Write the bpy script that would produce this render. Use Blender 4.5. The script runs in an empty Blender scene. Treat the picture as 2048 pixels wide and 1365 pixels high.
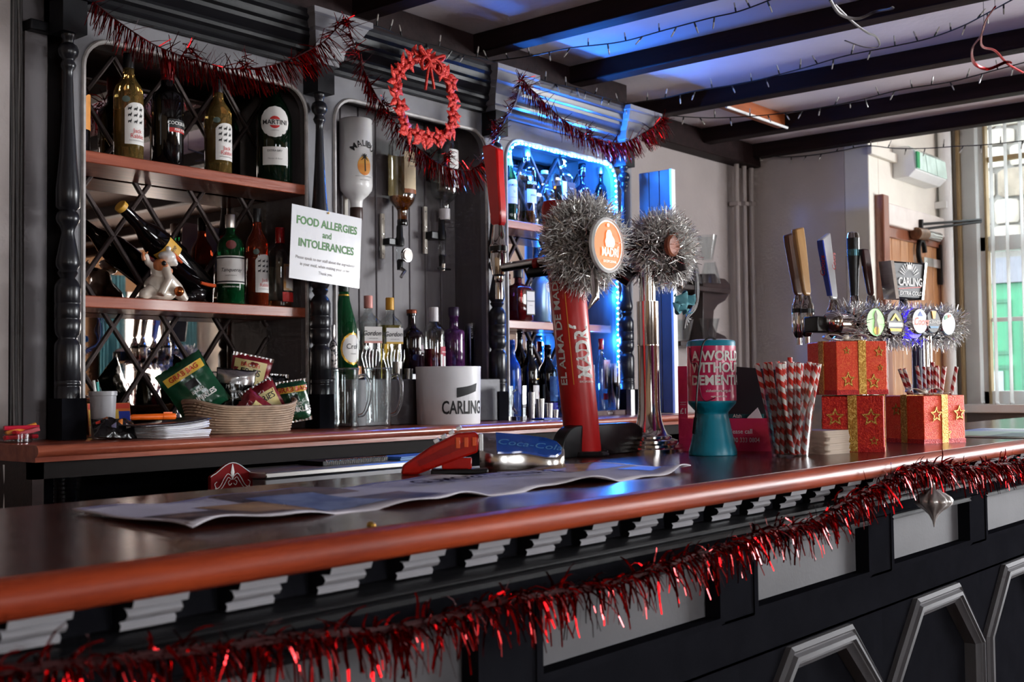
import bpy, bmesh, math, random
from mathutils import Vector, Matrix
S = bpy.context.scene
COL = S.collection
random.seed(7)
R = math.radians
sin, cos, pi = math.sin, math.cos, math.pi

# ------------------------------------------------------------------ camera
FPX = 2357.5
CAM = Vector((0, 0, 1.26))
_yaw, _pit, _rol = R(39.82), R(2.215), R(-.661)
_F = Vector((cos(_yaw), sin(_yaw), 0)); _Rv = Vector((sin(_yaw), -cos(_yaw), 0)); _U = Vector((0, 0, 1))
CF = _F*cos(_pit) + _U*sin(_pit); _U2 = _U*cos(_pit) - _F*sin(_pit)
CR = _Rv*cos(_rol) + _U2*sin(_rol); CU = _U2*cos(_rol) - _Rv*sin(_rol)
cd = bpy.data.cameras.new('camera'); cam = bpy.data.objects.new('camera', cd); COL.objects.link(cam)
cd.sensor_width = 36; cd.lens = 36*FPX/2048; cd.clip_start = .05
cam.matrix_world = Matrix(((CR.x, CU.x, -CF.x, 0), (CR.y, CU.y, -CF.y, 0), (CR.z, CU.z, -CF.z, CAM.z), (0, 0, 0, 1)))
cd.dof.use_dof = True; cd.dof.focus_distance = 3.0; cd.dof.aperture_fstop = 7.5
S.camera = cam
def ray(x, y): return CF + CR*((x-1024)/FPX) - CU*((y-682.5)/FPX)
def AX(x, y, v): d = ray(x, y); return CAM + d*(v/d.x)          # point of the place seen at a pixel, on the plane X = v
def AY(x, y, v): d = ray(x, y); return CAM + d*(v/d.y)
def AZ(x, y, v): d = ray(x, y); return CAM + d*((v-CAM.z)/d.z)
def MPP(p): return (Vector(p)-CAM).dot(CF)/FPX                   # metres per pixel at a point

# ------------------------------------------------------------------ world, daylight, exposure
W = bpy.data.worlds.new('sky'); S.world = W; W.use_nodes = True
_bg = W.node_tree.nodes['Background']; _bg.inputs[0].default_value = (.86, .93, 1, 1); _bg.inputs[1].default_value = 8.0
def area(name, loc, rot, sx, sy, power, col=(1, 1, 1)):
    l = bpy.data.lights.new(name, 'AREA'); l.shape = 'RECTANGLE'; l.size = sx; l.size_y = sy; l.energy = power; l.color = col
    o = bpy.data.objects.new(name, l); COL.objects.link(o); o.location = loc; o.rotation_euler = rot; return o
DAY = (1, .96, .93)
# daylight coming in through the windows of the street wall behind the viewer, plus an added lamp outside an unseen end wall opening
area('daylight_front_1', (-1.2, -4.12, 1.6), (R(90), 0, 0), 1.3, 1.3, 24, DAY)
area('daylight_front_2', (2.2, -4.12, 1.6), (R(90), 0, 0), 1.3, 1.3, 46, DAY)
area('daylight_front_3', (6.75, -4.12, 1.6), (R(90), 0, 0), .5, 1.3, 60, DAY)
area('added_side_light', (7.56, -1.3, 1.75), (0, R(90), 0), 1.3, 2.2, 300, (.95, .97, 1))
S.view_settings.view_transform = 'Standard'; S.view_settings.look = 'None'; S.view_settings.gamma = 1
S.view_settings.use_curve_mapping = False
S.view_settings.exposure = 0.38
S.cycles.max_bounces = 7; S.cycles.diffuse_bounces = 3; S.cycles.glossy_bounces = 4; S.cycles.adaptive_threshold = .05; S.cycles.adaptive_min_samples = 12; S.cycles.transparent_max_bounces = 14; S.cycles.transmission_bounces = 6; S.cycles.caustics_refractive = False; S.cycles.caustics_reflective = False
S.cycles.sample_clamp_indirect = 6

# ------------------------------------------------------------------ materials
def lin(c):
    return tuple((v/255/12.92 if v/255 <= .04045 else ((v/255+.055)/1.055)**2.4) for v in c[:3])
MATS = {}
def M(name, c, rough=.5, metal=0, noise=.08, ns=9, bump=0, bs=70, spec=.5, trans=0, ior=1.45, emit=0, coat=0, stretch=None, c2=None, alpha=1, sub=0, nd=4, lo=.35, hi=.65):
    if name in MATS: return MATS[name]
    m = bpy.data.materials.new(name); m.use_nodes = True; t = m.node_tree; b = t.nodes['Principled BSDF']
    c = lin(c)
    a2 = lin(c2) if c2 else tuple(min(1, v*(1+noise)) for v in c)
    a1 = c if c2 else tuple(v*(1-noise) for v in c)
    tc = t.nodes.new('ShaderNodeTexCoord'); mp = t.nodes.new('ShaderNodeMapping'); nz = t.nodes.new('ShaderNodeTexNoise'); cr = t.nodes.new('ShaderNodeValToRGB')
    t.links.new(tc.outputs['Object'], mp.inputs[0]); t.links.new(mp.outputs[0], nz.inputs[0])
    if stretch: mp.inputs['Scale'].default_value = stretch
    nz.inputs['Scale'].default_value = ns; nz.inputs['Detail'].default_value = nd
    t.links.new(nz.outputs[0], cr.inputs[0])
    e = cr.color_ramp.elements; e[0].position = lo; e[0].color = (*a1, 1); e[1].position = hi; e[1].color = (*a2, 1)
    t.links.new(cr.outputs[0], b.inputs['Base Color'])
    b.inputs['Roughness'].default_value = rough; b.inputs['Metallic'].default_value = metal
    b.inputs['Specular IOR Level'].default_value = spec; b.inputs['Transmission Weight'].default_value = trans; b.inputs['IOR'].default_value = ior
    b.inputs['Coat Weight'].default_value = coat; b.inputs['Coat Roughness'].default_value = .08
    b.inputs['Alpha'].default_value = alpha
    if emit: t.links.new(cr.outputs[0], b.inputs['Emission Color']); b.inputs['Emission Strength'].default_value = emit
    if bump:
        n2 = t.nodes.new('ShaderNodeTexNoise'); n2.inputs['Scale'].default_value = bs; bp = t.nodes.new('ShaderNodeBump'); bp.inputs['Strength'].default_value = bump; bp.inputs['Distance'].default_value = .01
        t.links.new(mp.outputs[0], n2.inputs[0]); t.links.new(n2.outputs[0], bp.inputs['Height']); t.links.new(bp.outputs[0], b.inputs['Normal'])
    MATS[name] = m; return m
def thin(name, tint, gl=1.0, rough=.02, base=.06):
    """thin clear glass or plastic: tinted transparency under a Fresnel reflection"""
    if name in MATS: return MATS[name]
    m = bpy.data.materials.new(name); m.use_nodes = True; t = m.node_tree; t.nodes.clear()
    o = t.nodes.new('ShaderNodeOutputMaterial'); mx = t.nodes.new('ShaderNodeMixShader'); tr = t.nodes.new('ShaderNodeBsdfTransparent'); g = t.nodes.new('ShaderNodeBsdfGlossy')
    lw = t.nodes.new('ShaderNodeLayerWeight'); lw.inputs[0].default_value = .5; mr = t.nodes.new('ShaderNodeMapRange')
    nz = t.nodes.new('ShaderNodeTexNoise'); nz.inputs['Scale'].default_value = 40; bp = t.nodes.new('ShaderNodeBump'); bp.inputs['Strength'].default_value = .08
    t.links.new(nz.outputs[0], bp.inputs['Height']); t.links.new(bp.outputs[0], g.inputs['Normal'])
    mr.inputs[3].default_value = base; mr.inputs[4].default_value = gl
    pw = t.nodes.new('ShaderNodeMath'); pw.operation = 'POWER'; pw.inputs[1].default_value = 2.6
    t.links.new(lw.outputs['Facing'], pw.inputs[0])
    tr.inputs[0].default_value = (*lin(tint), 1); g.inputs['Roughness'].default_value = rough; g.inputs[0].default_value = (.95, .95, .95, 1)
    t.links.new(pw.outputs[0], mr.inputs[0]); t.links.new(mr.outputs[0], mx.inputs[0]); t.links.new(tr.outputs[0], mx.inputs[1]); t.links.new(g.outputs[0], mx.inputs[2]); t.links.new(mx.outputs[0], o.inputs[0])
    MATS[name] = m; return m
def wood(name, c, c2, rough=.3, coat=.3, sc=(1.2, 14, 14), ns=3.2, bump=.05):
    return M(name, c, rough=rough, c2=c2, stretch=sc, ns=ns, nd=8, coat=coat, bump=bump, bs=9, lo=.3, hi=.72)

# ------------------------------------------------------------------ mesh helpers
class G:
    def __init__(s): s.v = []; s.f = []
    def add(s, vs, fs):
        n = len(s.v); s.v += [tuple(v) for v in vs]; s.f += [tuple(i+n for i in f) for f in fs]; return s
    def box(s, x0, x1, y0, y1, z0, z1):
        return s.add([(x0,y0,z0),(x1,y0,z0),(x1,y1,z0),(x0,y1,z0),(x0,y0,z1),(x1,y0,z1),(x1,y1,z1),(x0,y1,z1)],
            [(0,3,2,1),(4,5,6,7),(0,1,5,4),(1,2,6,5),(2,3,7,6),(3,0,4,7)])
    def obox(s, c, size, m=None):
        a, b, d = [q/2 for q in size]; n = len(s.v); s.box(-a, a, -b, b, -d, d); c = Vector(c)
        for i in range(n, len(s.v)):
            p = Vector(s.v[i]); p = (m @ p) if m else p; s.v[i] = tuple(p+c)
        return s
    def loft(s, rings, closed=True, cap0=True, cap1=True):
        """rings of equal vertex counts joined in order"""
        n = len(rings[0]); base = len(s.v)
        for r in rings: s.v += [tuple(p) for p in r]
        for k in range(len(rings)-1):
            for i in range(n if closed else n-1):
                j = (i+1) % n; s.f.append((base+k*n+i, base+k*n+j, base+(k+1)*n+j, base+(k+1)*n+i))
        if cap0: s.f.append(tuple(base+i for i in range(n))[::-1])
        if cap1: s.f.append(tuple(base+(len(rings)-1)*n+i for i in range(n)))
        return s
    def lathe(s, prof, n=24, c=(0, 0, 0), m=None, sq=2, ax=1, ay=1, cap0=True, cap1=True):
        rings = []
        for r, z in prof:
            ring = []
            for i in range(n):
                a = 2*pi*i/n + (pi/n if sq > 2 else 0); ca, sa = cos(a), sin(a)
                k = (abs(ca)**sq + abs(sa)**sq)**(-1/sq)
                p = Vector((r*ax*ca*k, r*ay*sa*k, z)); p = (m @ p) if m else p
                ring.append(p+Vector(c))
            rings.append(ring)
        return s.loft(rings, True, cap0, cap1)
    def tube(s, pts, r, n=8, closed=False, flat=1):
        pts = [Vector(p) for p in pts]; k = len(pts); rings = []; up = None
        for i, p in enumerate(pts):
            a = pts[(i-1) % k] if (i or closed) else p; b = pts[(i+1) % k] if (i < k-1 or closed) else p
            t = (b-a).normalized() if (b-a).length > 1e-9 else Vector((0, 0, 1))
            if up is None: up = t.orthogonal().normalized()
            else:
                up = up - t*up.dot(t); up = up.normalized() if up.length > 1e-6 else t.orthogonal().normalized()
            w = t.cross(up); rr = r[i] if isinstance(r, (list, tuple)) else r
            rings.append([p + up*cos(2*pi*j/n)*rr + w*sin(2*pi*j/n)*rr*flat for j in range(n)])
        if closed: rings.append(rings[0]); return s.loft(rings, True, False, False)
        return s.loft(rings)
    def ext(s, prof, a, b, axis='x'):
        """closed outline extruded along an axis: (y,z) along x, (x,z) along y, (x,y) along z"""
        f = {'x': lambda p, t: (t, p[0], p[1]), 'y': lambda p, t: (p[0], t, p[1]), 'z': lambda p, t: (p[0], p[1], t)}[axis]
        return s.loft([[f(p, a) for p in prof], [f(p, b) for p in prof]])
    def plate(s, outer, inner, a, b, axis='y'):
        """closed ring between two outlines of equal vertex count, extruded"""
        f = {'x': lambda p, t: (t, p[0], p[1]), 'y': lambda p, t: (p[0], t, p[1]), 'z': lambda p, t: (p[0], p[1], t)}[axis]
        n = len(outer); vs = [f(p, a) for p in outer]+[f(p, a) for p in inner]+[f(p, b) for p in outer]+[f(p, b) for p in inner]; fs = []
        for i in range(n):
            j = (i+1) % n
            fs += [(i, j, n+j, n+i), (2*n+i, 3*n+i, 3*n+j, 2*n+j), (i, 2*n+i, 2*n+j, j), (n+i, n+j, 3*n+j, 3*n+i)]
        return s.add(vs, fs)
    def grid(s, fn, nu, nv):
        vs = [fn(i/nu, j/nv) for j in range(nv+1) for i in range(nu+1)]
        return s.add(vs, [(j*(nu+1)+i, j*(nu+1)+i+1, (j+1)*(nu+1)+i+1, (j+1)*(nu+1)+i) for j in range(nv) for i in range(nu)])
    def xf(s, m):
        s.v = [tuple(m @ Vector(p)) for p in s.v]; return s
    def mesh(s, name, mats, smooth=True, recalc=True, ang=38):
        me = bpy.data.meshes.new(name); me.from_pydata(s.v, [], s.f)
        if recalc:
            bm = bmesh.new(); bm.from_mesh(me); bmesh.ops.recalc_face_normals(bm, faces=bm.faces); bm.to_mesh(me); bm.free()
        for m in (mats if isinstance(mats, (list, tuple)) else [mats]): me.materials.append(m)
        if smooth:
            me.polygons.foreach_set('use_smooth', [True]*len(me.polygons)); me.set_sharp_from_angle(angle=R(ang))
        me.update(); return me
    def o(s, name, mat, parent=None, bevel=0, smooth=True, ang=38, label=None, loc=None, rot=None, solid=0, sub=0):
        ob = bpy.data.objects.new(name, s.mesh(name, mat, smooth, ang=ang)); COL.objects.link(ob)
        if parent: ob.parent = parent
        if loc is not None: ob.location = loc
        if rot is not None: ob.rotation_euler = rot
        if solid: md = ob.modifiers.new('s', 'SOLIDIFY'); md.thickness = solid; md.offset = 0
        if sub: md = ob.modifiers.new('u', 'SUBSURF'); md.levels = sub; md.render_levels = sub
        if bevel: md = ob.modifiers.new('b', 'BEVEL'); md.width = bevel; md.segments = 2; md.limit_method = 'ANGLE'
        if label: ob['label'] = label
        return ob
def tag(o, label=None, cat=None, group=None, kind=None):
    if label: o['label'] = label
    if cat: o['category'] = cat
    if group: o['group'] = group
    if kind: o['kind'] = kind
    return o
def thing(name, label, cat, loc=(0, 0, 0), rz=0, group=None, kind=None, rot=None):
    o = bpy.data.objects.new(name, None); o.empty_display_size = .05; COL.objects.link(o); o.location = loc
    o.rotation_euler = rot if rot else (0, 0, rz)
    return tag(o, label, cat, group, kind)
def share(name, me, parent, loc=(0, 0, 0), rot=(0, 0, 0), scale=(1, 1, 1)):
    o = bpy.data.objects.new(name, me); COL.objects.link(o); o.parent = parent; o.location = loc; o.rotation_euler = rot; o.scale = scale; return o
def copy_tree(o, parent=None):
    c = o.copy(); COL.objects.link(c); c.parent = parent
    for ch in list(o.children): copy_tree(ch, c)
    return c
def struct(o): o['kind'] = 'structure'; return o
def fit(pts, n):
    """smooth curve (Catmull-Rom) through points, n steps for each span"""
    P = [Vector(p) for p in pts]; out = []
    for i in range(len(P)-1):
        a, b, c, d = P[max(i-1, 0)], P[i], P[i+1], P[min(i+2, len(P)-1)]
        for k in range(n):
            t = k/n; out.append(.5*((2*b)+(c-a)*t+(2*a-5*b+4*c-d)*t*t+(3*b-a-3*c+d)*t**3))
    out.append(P[-1]); return out
TXT = {}
def text_mesh(s, size, bold=0, align='CENTER', shear=0, sx=1, space=1):
    cu = bpy.data.curves.new('t', 'FONT'); cu.body = s; cu.size = size; cu.align_x = align; cu.align_y = 'CENTER'; cu.offset = bold*size; cu.shear = shear; cu.fill_mode = 'FRONT'; cu.resolution_u = 3; cu.space_character = space
    ob = bpy.data.objects.new('t', cu); me = bpy.data.meshes.new_from_object(ob)
    vs = [(v.co.x*sx, v.co.y) for v in me.vertices]; fs = [tuple(p.vertices) for p in me.polygons]
    bpy.data.objects.remove(ob); bpy.data.curves.remove(cu); bpy.data.meshes.remove(me); return vs, fs
def text(s, size, mat, parent, loc=(0, 0, 0), rot=(R(90), 0, 0), bold=.012, align='CENTER', wrap=0, shear=0, sx=1, vertical=False, name='lettering', ang=0, space=1, arc=0):
    """flat print; with wrap = radius it follows a cylinder round the parent's z axis, front at -y, turned by ang"""
    vs, fs = text_mesh(s, size, bold, align, shear, sx, space)
    if arc: vs = [((arc+y)*sin(x/arc), (arc+y)*cos(x/arc)-arc) for x, y in vs]
    if vertical: vs = [(-y, x) for x, y in vs]
    g = G()
    if wrap:
        g.add([(wrap*sin(x/wrap+ang)+loc[0], -wrap*cos(x/wrap+ang)+loc[1], y+loc[2]) for x, y in vs], fs); me = g.mesh(name, mat, False, False)
        o = bpy.data.objects.new(name, me); COL.objects.link(o); o.parent = parent; return o
    g.add([(x, y, 0) for x, y in vs], fs); me = g.mesh(name, mat, False, False)
    o = bpy.data.objects.new(name, me); COL.objects.link(o); o.parent = parent; o.location = loc; o.rotation_euler = rot; return o

# ------------------------------------------------------------------ palette
m_plaster = M('grey_plaster', (158, 148, 145), .85, noise=.06, ns=3, bump=.15, bs=60)
m_cream = M('cream_plaster', (232, 226, 214), .8, noise=.05, ns=4, bump=.2, bs=30)
m_ceil = M('ceiling_paint', (226, 216, 220), .8, noise=.06, ns=3, bump=.12, bs=40)
m_floor = wood('floor_boards', (70, 42, 30), (44, 26, 18), .5)
m_beam = M('dark_beam', (34, 22, 22), .55, spec=.12, noise=.25, ns=5, stretch=(6, .6, 6), bump=.1, bs=12)
m_char = M('charcoal_paint', (22, 22, 25), .4, noise=.12, ns=14, bump=.03, bs=90, spec=.22)
m_black = M('black_paint', (24, 24, 28), .6, noise=.12, ns=14, bump=.03, spec=0)
m_colm = M('black_gloss', (30, 30, 35), .28, noise=.1, ns=20)
m_grey = M('grey_paint', (124, 122, 126), .5, noise=.05, ns=10, bump=.03, bs=120)
m_grey2 = M('pale_grey_paint', (150, 148, 152), .45, noise=.06, ns=14, bump=.03)
m_fgrey = M('bar_panel_grey', (90, 88, 91), .6, noise=.05, ns=10, bump=.03, bs=120, spec=.2)
m_mid = M('mid_grey_paint', (96, 93, 97), .5, noise=.08, ns=10, bump=.04)
m_white = M('white_paint', (236, 236, 234), .4, noise=.03)
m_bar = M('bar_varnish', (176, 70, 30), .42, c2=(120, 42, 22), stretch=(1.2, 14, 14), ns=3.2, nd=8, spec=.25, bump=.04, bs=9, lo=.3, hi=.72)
m_shelf = wood('shelf_varnish', (168, 88, 62), (132, 60, 42), .28, .3)
m_dkwood = wood('dark_wood', (48, 26, 22), (30, 16, 14), .35, .2)
m_chrome = M('chrome', (215, 212, 208), .1, 1, noise=.03)
m_steel = M('brushed_steel', (180, 176, 172), .3, 1, noise=.06, stretch=(1, 1, 30))
m_blk = M('black_plastic', (16, 16, 18), .35, noise=.1)
m_red = M('red_gloss', (196, 22, 24), .25, noise=.05, coat=.4)
m_paper = M('white_paper', (228, 226, 226), .7, noise=.03)
m_ink = M('black_ink', (24, 22, 24), .6, noise=.05)
m_wht = M('white_ink', (236, 234, 230), .6, noise=.02)
m_gold = M('gold_foil', (196, 150, 62), .35, .8, noise=.25, ns=120)
m_clear = thin('clear_glass', (246, 249, 249), .75, base=.035)
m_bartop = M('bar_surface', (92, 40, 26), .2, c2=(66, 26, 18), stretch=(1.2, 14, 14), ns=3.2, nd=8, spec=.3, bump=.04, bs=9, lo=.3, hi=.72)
def translucent(name, c):
    m = bpy.data.materials.new(name); m.use_nodes = True; t = m.node_tree; t.nodes.clear(); o = t.nodes.new('ShaderNodeOutputMaterial'); mx = t.nodes.new('ShaderNodeMixShader'); d = t.nodes.new('ShaderNodeBsdfDiffuse'); tr = t.nodes.new('ShaderNodeBsdfTranslucent'); nz = t.nodes.new('ShaderNodeTexNoise'); cr = t.nodes.new('ShaderNodeValToRGB'); nz.inputs['Scale'].default_value = 60
    cr.color_ramp.elements[0].color = (*[v*.93 for v in lin(c)], 1); cr.color_ramp.elements[1].color = (*lin(c), 1); t.links.new(nz.outputs[0], cr.inputs[0]); t.links.new(cr.outputs[0], d.inputs[0]); t.links.new(cr.outputs[0], tr.inputs[0]); mx.inputs[0].default_value = .5
    t.links.new(d.outputs[0], mx.inputs[1]); t.links.new(tr.outputs[0], mx.inputs[2]); t.links.new(mx.outputs[0], o.inputs[0]); return m
m_solid = M('solid_glass', (244, 248, 248), .02, trans=1, ior=1.45, noise=.01)
m_mirror = M('mirror_glass', (196, 182, 172), .015, 1, noise=.03)
# ------------------------------------------------------------------ room shell
CEIL = 2.625
XE, YB, XW, YD = 6.09, 3.30, 7.39, 2.56
struct(G().box(-3, 7.6, -4.2, 3.5, -.1, 0).o('floor', m_floor))
struct(G().box(-3.2, 6.16, .2, 3.5, CEIL, CEIL+.1).o('ceiling', m_ceil))
struct(G().box(-3.2, 6.16, -4.2, .2, CEIL, CEIL+.1).o('ceiling_street', M('dark_ceiling', (84, 62, 50), .8)))
struct(G().box(6.16, 7.6, -4.2, 2.7, 2.98, 3.08).box(6.1, 6.16, -4.2, 2.56, CEIL-.02, 3.08).o('ceiling_raised', m_ceil))
struct(G().box(-3.2, XE+.1, YB, YB+.15, 0, CEIL).o('wall_back', m_plaster))
struct(G().box(XE, XE+.12, YD+.14, YB, 0, CEIL).o('wall_right', M('lit_end_plaster', (196, 184, 178), .85, noise=.06, ns=3, bump=.15, bs=60)))  # same plaster made paler, standing in for light on the end wall
struct(G().box(-3.2, -3, -4.2, YB, 0, CEIL).o('wall_left', M('warm_wall', (168, 140, 110), .85, noise=.06, ns=3)))
# the wall with the plank door: rough plaster corner
g = G().box(6.09, 6.22, YD, YD+.14, 0, 3.0).box(6.22, 7.2, YD, YD+.14, 2.2, 3.0).box(7.2, 7.6, YD, YD+.14, 0, 3.0)
struct(g.o('wall_door', m_cream, bevel=.006))
# end wall with its windows (one in view; the other an unseen opening added for side light)
g = G().box(XW, XW+.2, 2.44, 2.7, 0, 3.0).box(XW, XW+.2, 1.0, 2.44, 0, 1.1).box(XW, XW+.2, 1.0, 2.44, 2.86, 3.0).box(XW, XW+.2, -.2, 1.0, 0, 3.0)
g.box(XW, XW+.2, -2.4, -.2, 0, 1.1).box(XW, XW+.2, -2.4, -.2, 2.4, 3.0).box(XW, XW+.2, -4.2, -2.4, 0, 3.0)
struct(g.o('wall_window', m_cream))
# street wall behind the viewer with three windows
g = G(); xs = [-3.2, -1.85, -.55, 1.55, 2.85, 6.5, 7.0, 7.6]
for a, b in zip(xs[0::2], xs[1::2]): g.box(a, b, -4.2, -4, 0, 3.0)
for a, b in zip(xs[1::2], xs[2::2]): g.box(a, b, -4.2, -4, 0, .95); g.box(a, b, -4.2, -4, 2.25, 3.0)
m_warm = M('warm_wall_front', (128, 96, 66), .85, noise=.06, ns=3)
struct(g.o('wall_front', m_warm))
m_curt = M('teal_curtain', (70, 120, 130), .9, noise=.12)
for k, (a, b) in enumerate(zip(xs[1::2], xs[2::2])):
    w = thing('window_%d' % (k+2), None, None, ((a+b)/2, -4.02, 0), kind='structure'); h = (b-a)/2
    fr = [(-h, -h+.06, .95, 2.25), (h-.06, h, .95, 2.25), (-h, h, .95, 1.01), (-h, h, 2.19, 2.25), (-.02, .02, .95, 2.25), (-h, h, 1.58, 1.62)]
    for (p, q, r_, s_) in fr: G().box(p, q, -.03, .03, r_, s_).o('window_frame', m_white, w)
    for sg in (-1, 1):
        c = G().loft([[(sg*(h+.02+.28*i/24), .09+.03*sin(i*1.9), z) for i in range(25)] for z in (.5, 1.4, 2.4)], False, False, False)
        c = c.o('curtain', m_curt, solid=.01); c.location = ((a+b)/2, -4.0, 0); tag(c, ['left', 'right'][sg > 0]+' teal curtain of the %s street window behind the viewer' % ['first', 'second', 'third'][k], 'curtain')
# ceiling beams across the room
for k, xb in enumerate((.95, 1.58, 2.2, 2.83, 3.46, 4.076, 4.82, 5.53, 6.085)):
    struct(G().box(xb-.085, xb, -4, YB, 2.548, CEIL).o('trim_%d' % (k+1), m_beam, bevel=.006))
struct(G().box(4.4, XE, 3.2, YB, 2.5, CEIL-.002).o('trim_10', m_beam, bevel=.006))
struct(G().box(1.2, 4.42, 2.99, YB, 2.478, CEIL-.002).o('trim_11', m_beam))
p = AZ(1452, 214, 2.56); q = AZ(1572, 254, 2.56)
nog = thing('ceiling_noggin', 'short orange brown timber noggin between two ceiling beams with white conduit', 'timber', (4.82, q.y, 2.556))
G().box(0.005, .62, 0, .04, 0, .066).o('timber', wood('orange_timber', (176, 96, 48), (140, 70, 34), .4, .2), nog)
G().tube([(.005, -.012, -.004), (.62, -.012, -.004)], .007).o('conduit', m_white, nog)

# ------------------------------------------------------------------ the corner: pipes, door, emergency light, window
m_pipe = M('painted_pipe', (178, 168, 164), .5, noise=.05)
for k, x in enumerate((1474, 1489, 1503)):
    t = AY(x+5, 290, 3.25); b = AY(x-1, 372, 3.25)
    pts = [(t.x, 3.245, CEIL-.01), (t.x, 3.245, t.z), (t.x*.6+b.x*.4+.01, 3.245, t.z*.6+b.z*.4), (b.x, 3.25, b.z), (b.x, 3.25, .02)]
    o = thing('wall_pipe', ['leftmost', 'middle', 'rightmost'][k]+' of three painted pipes in the wall corner', 'pipe', (b.x, 3.25, 0), group='painted corner pipes')
    pp = fit(pts, 6)
    G().tube([p-Vector((b.x, 3.25, 0)) for p in pp], .014).o('pipe', m_pipe, o)
    z = AY(x, 408, 3.25).z
    G().box(-.02, .02, -.018, .04, z-.012, z+.012).o('clip', m_pipe, o, bevel=.003)
m_door = wood('door_planks', (202, 150, 104), (168, 110, 70), .28, .5, (14, 14, 1.2))
m_door2 = wood('door_frame', (150, 92, 66), (118, 66, 46), .3, .5, (14, 14, 1.2))
d1 = thing('door_1', None, None, (6.22, YD, 0), kind='structure')
G().box(-.06, .02, -.05, .06, 0, 2.28).o('door_post', m_door2, d1, bevel=.008); G().box(.90, 1.0, -.05, .06, 0, 2.22).o('door_post', m_door2, d1, bevel=.008)
G().box(-.0, .92, -.05, .06, 2.12, 2.24).o('door_head', M('pale_head', (226, 216, 208), .4, noise=.08), d1, bevel=.008)
for k in range(7): G().box(.03+.124*k, .03+.124*k+.118, -.005, .03, .02, 2.10).o('plank', m_door, d1, bevel=.005)
G().box(.02, .9, -.02, -.004, 2.06, 2.12).o('door_rail', m_door2, d1, bevel=.004)
m_rust = M('weathered_bronze', (120, 92, 70), .4, .6, noise=.3, ns=30)
m_iron = M('black_iron', (30, 28, 28), .45, .5, noise=.1)
c0 = AY(1838, 470, YD-.06); v = lambda x, y, dy: AY(x, y, YD-dy)-Vector((6.22, YD, 0))
G().tube([v(1832, 467, .06), v(1850, 469, .06)], .035, 14).o('closer_valve', m_rust, d1)
G().tube([v(1850, 469, .06), v(1876, 475, .06)], .03, 14).o('closer_body', m_chrome, d1)
G().tube([v(1842, 440, .06), v(1842, 462, .06)], .014).o('closer_pin', m_iron, d1)
a = v(1842, 449, .06); b = AX(1962, 440, 7.3)-Vector((6.22, YD, 0))
G().tube([a, b], .008, 6).o('closer_arm', m_iron, d1); G().tube([a-Vector((0, 0, .03)), b-Vector((0, 0, .012))], .008, 6).o('closer_arm', m_iron, d1)
h0 = v(1880, 530, .02)
G().obox(h0, (.03, .02, .24)).o('hinge_plate', m_iron, d1); G().obox(h0+Vector((-.14, 0, 0)), (.28, .02, .05)).o('hinge_strap', m_chrome, d1)
G().tube([h0+Vector((-.32+.05*cos(t*.5), -.01, .05+.07*sin(t*.5))) for t in range(10)], .014, 6).o('hinge_scroll', m_iron, d1)
p = AY(1889, 400, YD-.05)
o = thing('downpipe', 'white painted vertical pipe between the plank door and the window', 'pipe', (p.x+.02, YD-.05, 0))
G().tube([(0, 0, .01), (0, 0, 2.97)], .038, 14).o('pipe', m_white, o); G().box(-.05, .05, -.02, .05, 2.3, 2.34).o('clip', m_white, o)
# emergency light
p = AY(1838, 336, YD-.06)
e = thing('emergency_light', 'wedge shaped emergency exit light with pale green lens above the door', 'exit light', p, 0)
prof = [(.06, -.085), (-.03, -.085), (-.07, -.05), (-.06, .06), (-.02, .09), (.06, .09)]
G().ext([(y, z) for y, z in prof], -.24, .24).o('housing', m_white, e, bevel=.004)
m_lens = M('green_lens', (205, 232, 220), .15, noise=.12, ns=12, coat=.3)
for k in range(3): G().ext([(-.071, -.045), (-.079, -.045), (-.069, .055), (-.03, .088), (-.022, .092), (-.06, .06)], -.235+.158*k, -.085+.158*k).o('lens', m_lens, e)
G().box(-.24, -.2, -.082, -.074, -.04, .05).o('pictogram', M('exit_green', (40, 150, 90), .5), e)
cn = AY(1740, 305, YD-.02)
o = G().box(cn.x-.0, p.x-.23, YD-.03, YD-.002, p.z+.0, p.z+.05).o('cable_trunking', m_cream, bevel=.004); tag(o, 'cream cable trunking leading to the emergency light', 'trunking')
# window in the end wall
w = thing('window_1', None, None, (XW, 1.72, 0), kind='structure')
def wf(n, y0, y1, z0, z1, x0=-.04, x1=.05, m=m_white): return G().box(x0, x1, y0-1.72, y1-1.72, z0, z1).o(n, m, w, bevel=.004)
wf('window_frame', 2.36, 2.50, 1.05, 2.95); wf('window_frame', .94, 1.06, 1.05, 2.95); wf('window_frame', 1.0, 2.4, 2.84, 2.95)
wf('window_bead', 2.50, 2.52, 1.0, 2.95, -.07, .0, M('aged_bead', (178, 150, 110), .5)); wf('window_bead', 2.345, 2.36, 1.1, 2.9, -.055, .0, M('aged_bead', (178, 150, 110), .5))
wf('sash_rail', 1.0, 2.4, 2.05, 2.14); wf('sash_rail', 1.0, 2.4, 1.12, 1.2); wf('glazing_bar', 1.0, 2.4, 2.60, 2.63, -.02, .02, M('aged_bead', (178, 150, 110), .5)); wf('glazing_bar', 1.0, 2.4, 1.62, 1.645, -.02, .02)
wf('glazing_bar', 1.70, 1.73, 1.12, 2.86, -.02, .02)
wf('window_sill', .9, 2.52, 1.07, 1.12, -.14, .03)
wf('window_apron', .9, 2.55, .2, 1.07, -.05, -.002, M('apron_grey', (120, 112, 110), .6))
for (z0, z1) in ((1.2, 1.62), (1.645, 2.05), (2.14, 2.60), (2.63, 2.84)):
    for (y0, y1) in ((1.06, 1.70), (1.73, 2.36)): wf('pane', y0, y1, z0, z1, .0, .004, m_clear)
m_slat = translucent('blind_fabric', (240, 240, 238))
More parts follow.
